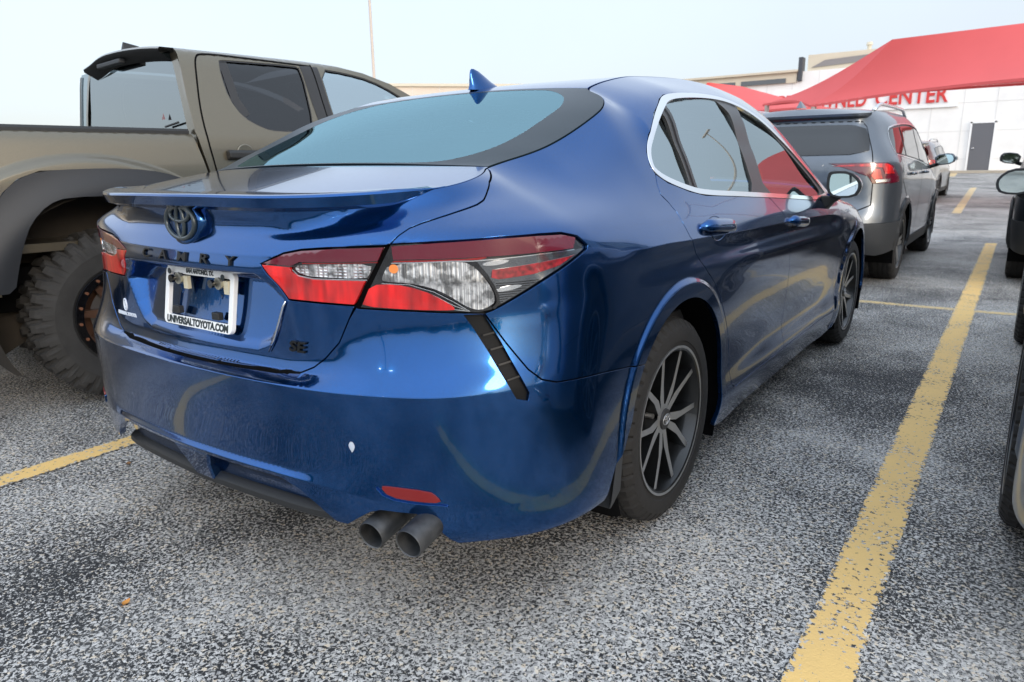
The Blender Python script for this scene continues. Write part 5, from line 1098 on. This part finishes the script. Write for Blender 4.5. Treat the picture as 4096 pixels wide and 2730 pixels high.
# roof, rear wall, windscreen, bonnet, bed
def roofpt(u, y):
    z = float(np.interp(y, [.50,.60,1.0,1.375,1.60,1.80,2.0,2.25,2.6,2.85],[1.784,1.786,1.7895,1.789,1.775,1.745,1.69,1.58,1.38,1.235])); x = float(cabx(np.array([y]), np.array([z]))[0]); return (u*x+(.34*min(1, -1.2*u) if u < 0 else 0), y, z+.045*(1-u*u))
us = np.linspace(-1, 1, 17)
MB().loft([[roofpt(u, y) for u in us] for y in (.535,.57,.61,.8,1.0,1.2,1.375,1.5,1.62)], False).build('roof', BR, TRK, True)
MB().loft([[(lambda p: (p[0], p[1]+.18*(1-u*u), p[2]))(roofpt(u, y)) for u in us] for y in (1.62,1.8,2.0,2.25,2.6,2.85)], False).build('windscreen', MAT['window_glass'], TRK, True)
MB().loft([[(u*.93, y, z-.05*abs(u)**3) for u in us] for y, z in ((2.80,1.24),(3.2,1.24),(3.9,1.20),(4.15,1.12),(4.25,.95),(4.28,.6))], False).build('bonnet', BR, TRK, True)
for sg in (1, -1):
    MB().loft([[(sg*.95,y,z) for y in (2.9,3.2,3.6,4.0,4.25)] for z in (.95,1.2)], False).build('front_wing', BR, TRK)
# visor over the rear window: the roof overhangs it, black underneath
vz = [[(lambda p: (p[0], p[1], p[2]-dz))(roofpt(u, y)) for u in us] for y, dz in ((.535,.0),(.527,.010),(.530,.026),(.603,.070))]
MB().loft(vz[:2], False).build('roof_visor', BR, TRK, True, autos=40); MB().loft(vz[1:], False).build('visor_underside', MAT['vent_black'], TRK, True)
cl = MB(); cl.box((0,.550,1.772), (.36,.04,.026)); cl.build('cargo_light', MAT['grey_plastic'], TRK, bevel=.006)
def wallp(x, z): t = (z-1.34)/.4; return (x, .588+.012*t+.0*abs(x), z)
xw = np.linspace(-.945, .945, 15)
MB().loft([[wallp(x*float(cabx(np.array([.6]), np.array([z]))[0])/.95, z) for x in xw] for z in (.62,1.0,1.30,1.345,1.362)], False).build('cab_back', BR, TRK, True)
MB().loft([[wallp(s_*float(cabx(np.array([.6]), np.array([z]))[0])-.0, z) for s_ in (.90,.94,.97,.995)] for z in (1.362,1.5,1.6,1.70,1.76)], False).build('rear_pillar', BR, TRK, True)
MB().loft([[wallp(-s_*float(cabx(np.array([.6]), np.array([z]))[0])+.06, z) for s_ in (.935,.95,.965,.975)] for z in (1.362,1.5,1.6,1.70,1.76)], False).build('rear_pillar', MAT['trim_black'], TRK, True)
MB().loft([[(lambda p: (p[0], p[1]+.006, p[2]))(wallp(s_*float(cabx(np.array([.6]), np.array([z]))[0])*.905, z)) for s_ in np.linspace(-1, 1, 11)] for z in (1.355,1.5,1.6,1.72,1.775)], False).build('rear_window', MAT['tint_rear'], TRK, True) if 'tint_rear' in MAT else None
bd = MB(); bd.box((0,-.52,.80), (1.78,2.2,.04)); bd.box((0,.556,1.0), (1.78,.02,.64)); bd.box((0,-1.66,.98), (1.80,.08,.72)); bd.build('bed', BR, TRK)
pipe = MB(); pipe.box((.70,-1.25,.56), (.30,.5,.12)); pipe.box((-.70,-1.25,.56), (.30,.5,.12)); pipe.box((0,-1.78,.62), (1.86,.16,.20)); pipe.build('rear_bumper', BR, TRK, bevel=.03)
fr = MB(); fr.box((.62,.9,.55), (.10,4.8,.14)); fr.box((-.62,.9,.55), (.10,4.8,.14)); fr.box((0,0,.43), (1.3,.12,.12)); fr.box((0,1.9,.72), (1.7,2.0,.10)); fr.box((0,-.65,.66), (1.5,2.0,.08)); fr.box((0,-1.4,.52), (1.1,.30,.22)); fr.build('chassis', MAT['void_black'], TRK)
ind = MB(); ind.box((0,1.9,.98), (1.7,2.2,.04)); ind.build('cabin_floor', MAT['cabin_dark'], TRK)
ts = MB()
for x in (-.42, .42): ts.box((x,1.72,1.25), (.5,.16,.60)); ts.box((x,.80,1.18), (.62,.14,.50)); ts.box((x,1.70,1.60), (.26,.10,.16))
ts.build('seat', MAT['seat_cloth'], TRK, bevel=.05)
af = MB(); af.loft([[(-.035,.62,1.826),(.035,.62,1.826),(.02,.86,1.832),(-.02,.86,1.832)], [(-.005,.635,1.905),(.005,.635,1.905),(.004,.72,1.890),(-.004,.72,1.890)]], True, True).build('antenna_fin', MAT['black_plastic'], TRK, bevel=.004)
stk = MB(); stk.add([(.555,.5790,1.425),(.60,.5790,1.425),(.578,.5805,1.46),(.560,.5805,1.46),(.592,.5805,1.46),(.577,.5825,1.51)], [(0,1,2)]); stk.build('window_sticker', MAT['reflector_red'], TRK)
wpr = MB(); wpr.tube([(.77,.575,1.40),(.60,.575,1.385)], .006, 6); wpr.build('window_latch', MAT['black_plastic'], TRK, True)
# ---------------------------------------------------------------- grey SUV (axle of the rear wheels at its origin)
def suv_feat(a, z, x, y):
    d = np.zeros_like(z)
    for yc in (0, 2.72):
        r = np.hypot(y-yc, z-.345); d += np.where(a > .8, .020*(1-sstep((r-.425)/.03)), 0)
    return d
SUVW = Wrap([(0,-.93),(.35,-.92),(.58,-.89),(.72,-.82),(.82,-.70),(.875,-.54),(.90,-.35),(.91,0),(.915,1.4),(.91,2.5),(.88,2.95),(.80,3.25),(.55,3.50),(.2,3.58),(0,3.59)],
 [(0,   [.28,.40,.50,.58,.66,.76,.88,.96,1.05,1.13,1.21,1.36,1.49,1.56],[-.06,.02,.05,.06,.045,.0,-.005,.0,.0,-.01,-.03,-.09,-.15,-.13]),
  (.55, [.28,.40,.50,.58,.66,.76,.88,.96,1.05,1.13,1.21,1.36,1.49,1.56],[-.05,.02,.05,.06,.045,.005,-.005,.0,.0,-.01,-.03,-.09,-.15,-.14]),
  (.80, [.28,.40,.50,.58,.66,.76,.88,.96,1.05,1.13,1.21,1.36,1.49,1.57],[-.03,.02,.035,.04,.035,.02,.01,.005,.0,-.012,-.045,-.13,-.20,-.22]),
  (1.02,[.27,.40,.50,.58,.66,.76,.88,.96,1.05,1.13,1.21,1.36,1.50,1.585],[-.02,.01,.02,.022,.02,.012,.006,.004,.0,-.012,-.05,-.135,-.205,-.26]),
  (1.35,[.26,.38,.50,.58,.66,.76,.88,.96,1.05,1.12,1.20,1.36,1.51,1.60],[-.03,.0,.005,.006,.006,.004,.004,.004,.0,-.015,-.045,-.11,-.18,-.27]),
  (1.75,[.24,.36,.50,.58,.66,.76,.88,.96,1.04,1.11,1.19,1.36,1.52,1.61],[-.05,-.012,.0,.003,.004,.004,.006,.008,.0,-.02,-.04,-.095,-.165,-.27]),
  (2.75,[.24,.36,.50,.58,.66,.76,.86,.94,1.02,1.09,1.17,1.36,1.53,1.62],[-.05,-.02,-.015,-.008,.0,.003,.006,.008,.0,-.02,-.04,-.095,-.17,-.27]),
  (3.40,[.24,.36,.50,.58,.66,.75,.84,.92,1.0,1.06,1.13,1.30,1.44,1.53],[-.05,-.02,-.015,-.008,.0,.003,.006,.008,.0,-.02,-.04,-.10,-.18,-.27]),
  (3.90,[.24,.36,.50,.58,.66,.74,.82,.89,.95,1.0,1.05,1.10,1.16,1.21],[-.04,-.01,-.005,.0,.002,.004,.006,.006,.0,-.02,-.04,-.075,-.13,-.20]),
  (4.40,[.24,.36,.48,.56,.64,.71,.78,.84,.89,.93,.96,.98,1.0,1.01],[-.03,.0,.0,.002,.004,.006,.006,.004,.0,-.02,-.04,-.07,-.11,-.17]),
  (5.60,[.24,.36,.46,.54,.60,.66,.72,.77,.81,.84,.87,.89,.905,.915],[-.04,.0,.01,.01,.008,.004,.0,-.005,-.012,-.02,-.035,-.06,-.10,-.17])],
 {3:.6, 4:.7, 8:.6}, [(0,-.80,1.60),(.80,-.80,1.60),(1.02,-.70,1.615),(1.35,-.36,1.64),(1.75,.02,1.65),(2.75,1.0,1.66),(3.1,1.4,1.63),(3.4,1.72,1.54),(3.9,2.25,1.26),(4.15,2.5,1.12),(4.4,2.75,1.07),(5.6,3.4,.96)], suv_feat)
def make_suv(paint_name, label, loc, rotz=0, group=None):
    W = SUVW; root = thing('suv', label, 'car', loc, rotz, group); M = MAT[paint_name]; S = W.A
    zt = lambda q: float(W.top([q])[0]); y2s = lambda y: W.arc[7]+y
    ar = lambda c, a0, a1, n=30, r=.42: [(c+r*math.cos(t), .345+r*math.sin(t)) for t in np.linspace(R(a0), R(a1), n)]
    c0, c1 = y2s(0), y2s(2.72)
    LAMP = [(.43,1.105),(.36,1.125),(.70,1.130),(.90,1.128),(.98,1.10),(1.10,1.0),(1.13,.955),(.96,.945),(.74,.945),(.70,1.005),(.56,1.06)]
    GATE = [(.0,.70),(.60,.70),(.74,.76),(.745,.94),(.735,1.135),(.74,1.22),(.73,1.44),(.66,1.485),(0,1.492)]
    gl = np.array(GATE); gl = np.vstack([gl, mir(gl[1:-1])])
    edge = [(q, zt(q)) for q in np.arange(0, 1.0, .04)]
    low = .60
    BODY = [(0,low),(c0-.42,low)]+ar(c0, 180-math.degrees(math.asin((low-.345)/.42)), -8)+[(c0+.5,.30),(c1-.5,.30)]+ar(c1, 188, -8)+[(5.0,.30),(5.0,zt(5.0))]+[(q, zt(q)) for q in np.arange(4.96, 0, -.05)]
    BODY = np.array(BODY)
    full = np.vstack([BODY, mir(BODY)])
    DLO = chaikin([(c0-.52,1.20),(c0-.46,1.40),(c0-.36,1.455),(c0+.3,1.50),(c0+1.0,1.51),(c0+1.45,1.46),(c0+1.8,1.30),(c0+2.06,1.08),(c0+1.9,1.065),(c0+.9,1.135),(c0-.3,1.185)], 1)
    body = panel('body', S, full, M, root, holes=[DLO, mir(DLO), np.array(LAMP), mir(LAMP)], step=.04, bstep=.02, inset=0, depth=.02)
    lower = np.array([(0,.30),(.50,.30),(.62,.33),(.86,.30),(c0-.44,.33)]+ar(c0, 183, 180-math.degrees(math.asin((low-.345)/.42)), 10)+[(c0-.42,low-.004),(0,low-.004)])
    panel('rear_bumper', S, np.vstack([lower, mir(lower)]), MAT['grey_plastic' if paint_name != 'black_paint' else 'black_plastic'], root, step=.05, bstep=.02, inset=0, off=.004, depth=.03)
    ribbon('tailgate_seam', S, gl, .010, .001, MAT['void_black'], body, True, .02)
    rwl = chaikin([(-.70,1.20),(0,1.195),(.70,1.20),(.725,1.32),(.69,1.452),(0,1.466),(-.69,1.452),(-.725,1.32)], 1)
    rw = panel('rear_window', S, rwl, MAT['tint_glass'], root, step=.05, bstep=.03, inset=0, off=.010, depth=.012)
    for sg in (1, -1):
        f = (lambda P: np.asarray(P, float)) if sg > 0 else mir
        lm = panel('tail_light', S, f(LAMP), MAT['lens_red_dark'], root, step=.03, bstep=.015, inset=.003, off=.004, depth=.02)
        panel('lit_band', S, f([(.40,1.10),(.68,1.118),(.89,1.115),(.955,1.09),(.99,1.03),(.86,1.03),(.83,1.085),(.66,1.095)]), MAT['lens_red'], lm, step=.03, bstep=.015, inset=0, off=.008, depth=.006)
        panel('lit_band', S, f([(.72,1.015),(.75,1.07),(.80,1.07),(.83,.99),(.75,.985)]), MAT['lens_red'], lm, step=.03, bstep=.015, inset=0, off=.009, depth=.006)
        panel('clear_band', S, f([(.77,.955),(.765,.978),(.93,.985),(.94,.962)]), MAT['satin_chrome'], lm, step=.03, bstep=.015, inset=0, off=.009, depth=.006)
        gm = MAT['tint_glass']
        panel('pillar_trim', S, f(DLO), MAT['trim_black'], root, step=.06, bstep=.03, inset=0, off=-.008, flange=False)
        for a, b in ((c0-.50, c0-.03), (c0+.03, c0+.93), (c0+.99, c0+2.02)):
            q = [p for p in dens(DLO, .02)]; q = np.array(q); lo = offset_loop(ccw(q), .022)
            lo = lo.copy(); lo[:,0] = np.clip(lo[:,0], a, b)
            keep = np.r_[True, np.hypot(*np.diff(lo, axis=0).T) > 1e-5]; lo = lo[keep]
            panel('window', S, f(lo), gm, root, step=.08, bstep=.04, inset=0, off=-.004, flange=False)
        ribbon('window_trim', S, f(DLO), .012, .002, MAT['satin_chrome'], root, True, .03)
        for dl in ([(c0-.36,1.18),(c0-.30,.95),(c0-.02,.80),(c0+.36,.66),(c0+.46,.45),(c0+.5,.34),(c0+.95,.33),(c0+.96,1.13)], [(c0+.96,.33),(c0+2.0,.33),(c0+2.04,.6),(c0+1.97,1.06)]): ribbon('door_seam', S, f(dl), .010, .001, MAT['void_black'], body, False, .02)
        for hy in (c0+.18, c0+1.18):
            P, N = S(np.array([sg*hy]), np.array([1.02])); hb = MB(); hb.tube([tuple(P[0]+np.array([sg*.01,-.10,0])), tuple(P[0]+np.array([sg*.035,-.06,0])), tuple(P[0]+np.array([sg*.035,.06,0])), tuple(P[0]+np.array([sg*.01,.10,0]))], .014, 8); hb.build('door_handle', M, root, True)
        panel('sill_cladding', S, f([(c0+.44,.25),(c1-.44,.25),(c1-.41,.37),(c0+.41,.37)]), MAT['black_plastic'], root, step=.1, bstep=.05, inset=0, off=.006, depth=.02)
        ribbon('arch_cladding', S, f(ar(c0, 178, 2)), .05, .007, MAT['black_plastic'], root, False, .03); ribbon('arch_cladding', S, f(ar(c1, 178, 2)), .05, .007, MAT['black_plastic'], root, False, .03)
        rp = []
        for y in np.linspace(-.45, 1.45, 20): E = W.pos(np.array([y2s(y)]), W.top([y2s(y)]))[0]; t = (y+.45)/1.9; rp.append((sg*(E[0]-.01), y, E[2]+.055*min(1, 8*t, 8*(1-t))+.005))
        MB().tube(rp, .017, 8).build('roof_rail', MAT['satin_chrome'], root, True)
        P, N = S(np.array([sg*.62]), np.array([.565])); panel('lower_reflector', S, f([(.50,.565),(.66,.57),(.66,.60),(.50,.595)]), MAT['reflector_red'], root, step=.05, bstep=.03, inset=0, off=.012, depth=.008)
        m = MB(); rings = []
        for y, k in ((1.98,.9),(1.99,1),(2.06,.95),(2.13,.55)): rings.append([(sg*(1.03+k*a), y, 1.15+k*b) for a, b in chaikin([(-.11,.05),(.06,.075),(.11,.03),(.10,-.05),(-.09,-.075)], 1)[::sg]])
        mm = m.loft(rings, True, True).build('door_mirror', M if sg else M, root, True, autos=40); s = MB(); s.tube([(sg*.86,2.05,1.06),(sg*.97,2.06,1.10)], .022, 8); s.build('mirror_stalk', MAT['black_plastic'], mm, True)
        q = chaikin([(-.11,.05),(.06,.075),(.11,.03),(.10,-.05),(-.09,-.075)], 1)*.80; build('mirror_glass', [(sg*(1.03+a), 1.978, 1.15+b) for a, b in q], [tuple(range(len(q)))[::sg]], MAT['mirror_glass'], mm, False)
        for yc in (0, 2.72):
            w = MB(); r = [[(sg*x, yc+rr*math.cos(t), .345+rr*math.sin(t)) for t in np.linspace(R(-20), R(200), 30)] for x, rr in ((.90,.43),(.58,.43),(.58,.05))]; w.loft(r, False).build('wheel_well', MAT['void_black'], root, True, autos=30)
            make_wheel(root, (sg*.785, yc, .345), sg, .352, .232, .235, 'five', simple=True, rim_mats=('wheel_dark','machined'), phi0=10)
    nn = 24
    def bl(v0, v1, um=.995): return np.array([(u, v0) for u in np.linspace(-um, um, nn)]+[(um, v) for v in np.linspace(v0, v1, nn)][1:-1]+[(u, v1) for u in np.linspace(um, -um, nn)]+[(-um, v) for v in np.linspace(v1, v0, nn)][1:-1])
    E = lambda v: W.pos(np.array([v]), W.top([v]))[0]
    # roof skin over the rear edge: polygon in plan with a crowned height
    re = W.pos(np.arange(-1.02, 1.021, .04), W.top(np.arange(-1.02, 1.021, .04)))
    mb = MB(); n = len(re); cl = W.bpos(np.linspace(-1, 1, n), np.full(n, 1.02)); mb.loft([[tuple(p) for p in re], [tuple(p) for p in (re*.5+cl*.5+np.array([0,0,.004]))], [tuple(p) for p in cl]], False); mb.build('rear_spoiler', M, root, True)
    panel('roof', W.B, bl(1.02, 3.05), M, root, step=.08, bstep=.05, inset=0, flange=False)
    panel('windscreen', W.B, bl(3.06, 4.02, .985), MAT['tint_glass'], root, step=.1, bstep=.05, inset=0, flange=False); panel('bonnet', W.B, bl(4.03, 4.98), M, root, step=.1, bstep=.05, inset=0, flange=False)
    fb = np.array([(5.0,.28),(W.g[-1]-.06,.28),(W.g[-1]-.06,.90)]+[(q, zt(q)) for q in np.arange(W.g[-1]-.1, 5.0, -.06)])
    panel('front_bumper', S, fb, M, root, step=.08, bstep=.05, inset=0); panel('front_bumper', S, mir(fb), M, root, step=.08, bstep=.05, inset=0)
    sp = []
    for q in np.arange(-.78, .781, .03):
        P = W.pos(np.array([q]), W.top([q]))[0]; i = int(abs(q)/DS); n = np.array([math.copysign(1, q)*W.nx[i], W.ny[i], 0]); sp.append([tuple(P+n*.0+np.array([0,0,.002])), tuple(P+n*.06+np.array([0,0,-.006])), tuple(P+n*.055+np.array([0,0,-.028])), tuple(P+n*.0+np.array([0,0,-.05]))])
    spl = MB().loft(sp, False).build('spoiler', M, root, True, autos=35); spl2 = None
    bl_ = MB(); bl_.box((0,-.805,1.528), (.34,.03,.024)); bl_.build('brake_light', MAT['lens_red_line'], root, bevel=.004)
    wp = MB(); P, N = S(np.array([.0]), np.array([1.225])); P = P[0]; wp.tube([tuple(P+np.array([.02,-.02,0])), tuple(P+np.array([-.22,-.018,.012])), tuple(P+np.array([-.42,-.012,.008]))], [.014,.011,.007], 6); wp.build('wiper', MAT['black_plastic'], root, True)
    fn = MB(); fn.loft([[(-.03,-.62,1.635),(.03,-.62,1.635),(.02,-.40,1.645),(-.02,-.40,1.645)], [(-.004,-.60,1.70),(.004,-.60,1.70),(.003,-.56,1.70),(-.003,-.56,1.70)]], True, True).build('antenna_fin', M, root, bevel=.004)
    pl = MB(); P, N = S(np.array([0.]), np.array([.82])); pl.box((0,P[0][1]-.008,.83), (.31,.012,.155)); pl.build('number_plate', MAT['frame_white'], root, bevel=.004)
    ub = MB(); ub.box((0,1.2,.36), (1.45,4.0,.14)); ub.box((0,-.55,.45), (1.2,.5,.25)); ub.box((0,.9,.80), (1.55,3.0,.05)); ub.build('underbody', MAT['void_black'], root)
    st = MB()
    for x in (-.4, .4): st.box((x,1.15,1.05), (.5,.16,.7)); st.box((x,.25,1.05), (.5,.16,.65))
    st.build('seat', MAT['seat_cloth'], root, bevel=.05)
    return root
make_suv('grey_paint', 'grey SUV parked ahead of the blue sedan, with dark rear window and red lamps', (-.08,5.87,0))
make_suv('pale_paint', 'small pale silver SUV far off beside the white wall, beyond the grey SUV', (-.72,17.6,float(gz(0,17.6)))).scale = (.90,.90,.86)
make_suv('black_paint', 'black SUV cut off by the right edge of the photo, ahead of the silver car', (2.60,6.55,0))
# silver sedan in the right-hand stall
SIL = copy_tree(SED, None, {'blue_paint':'silver_paint'}); SIL.location = (2.785,.60,0)
for ch in SIL.children:
    if ch.name.startswith('wheel.') or ch.name == 'wheel': ch.location.x *= 1.056
for ch in SIL.children:
    for c2 in ch.children:
        if c2.name.startswith('door_mirror'): c2.location.x += -.075 if 'x' else 0
SIL['label'] = 'silver sedan cut off by the right edge, showing its rear wheel and pointed door mirror'
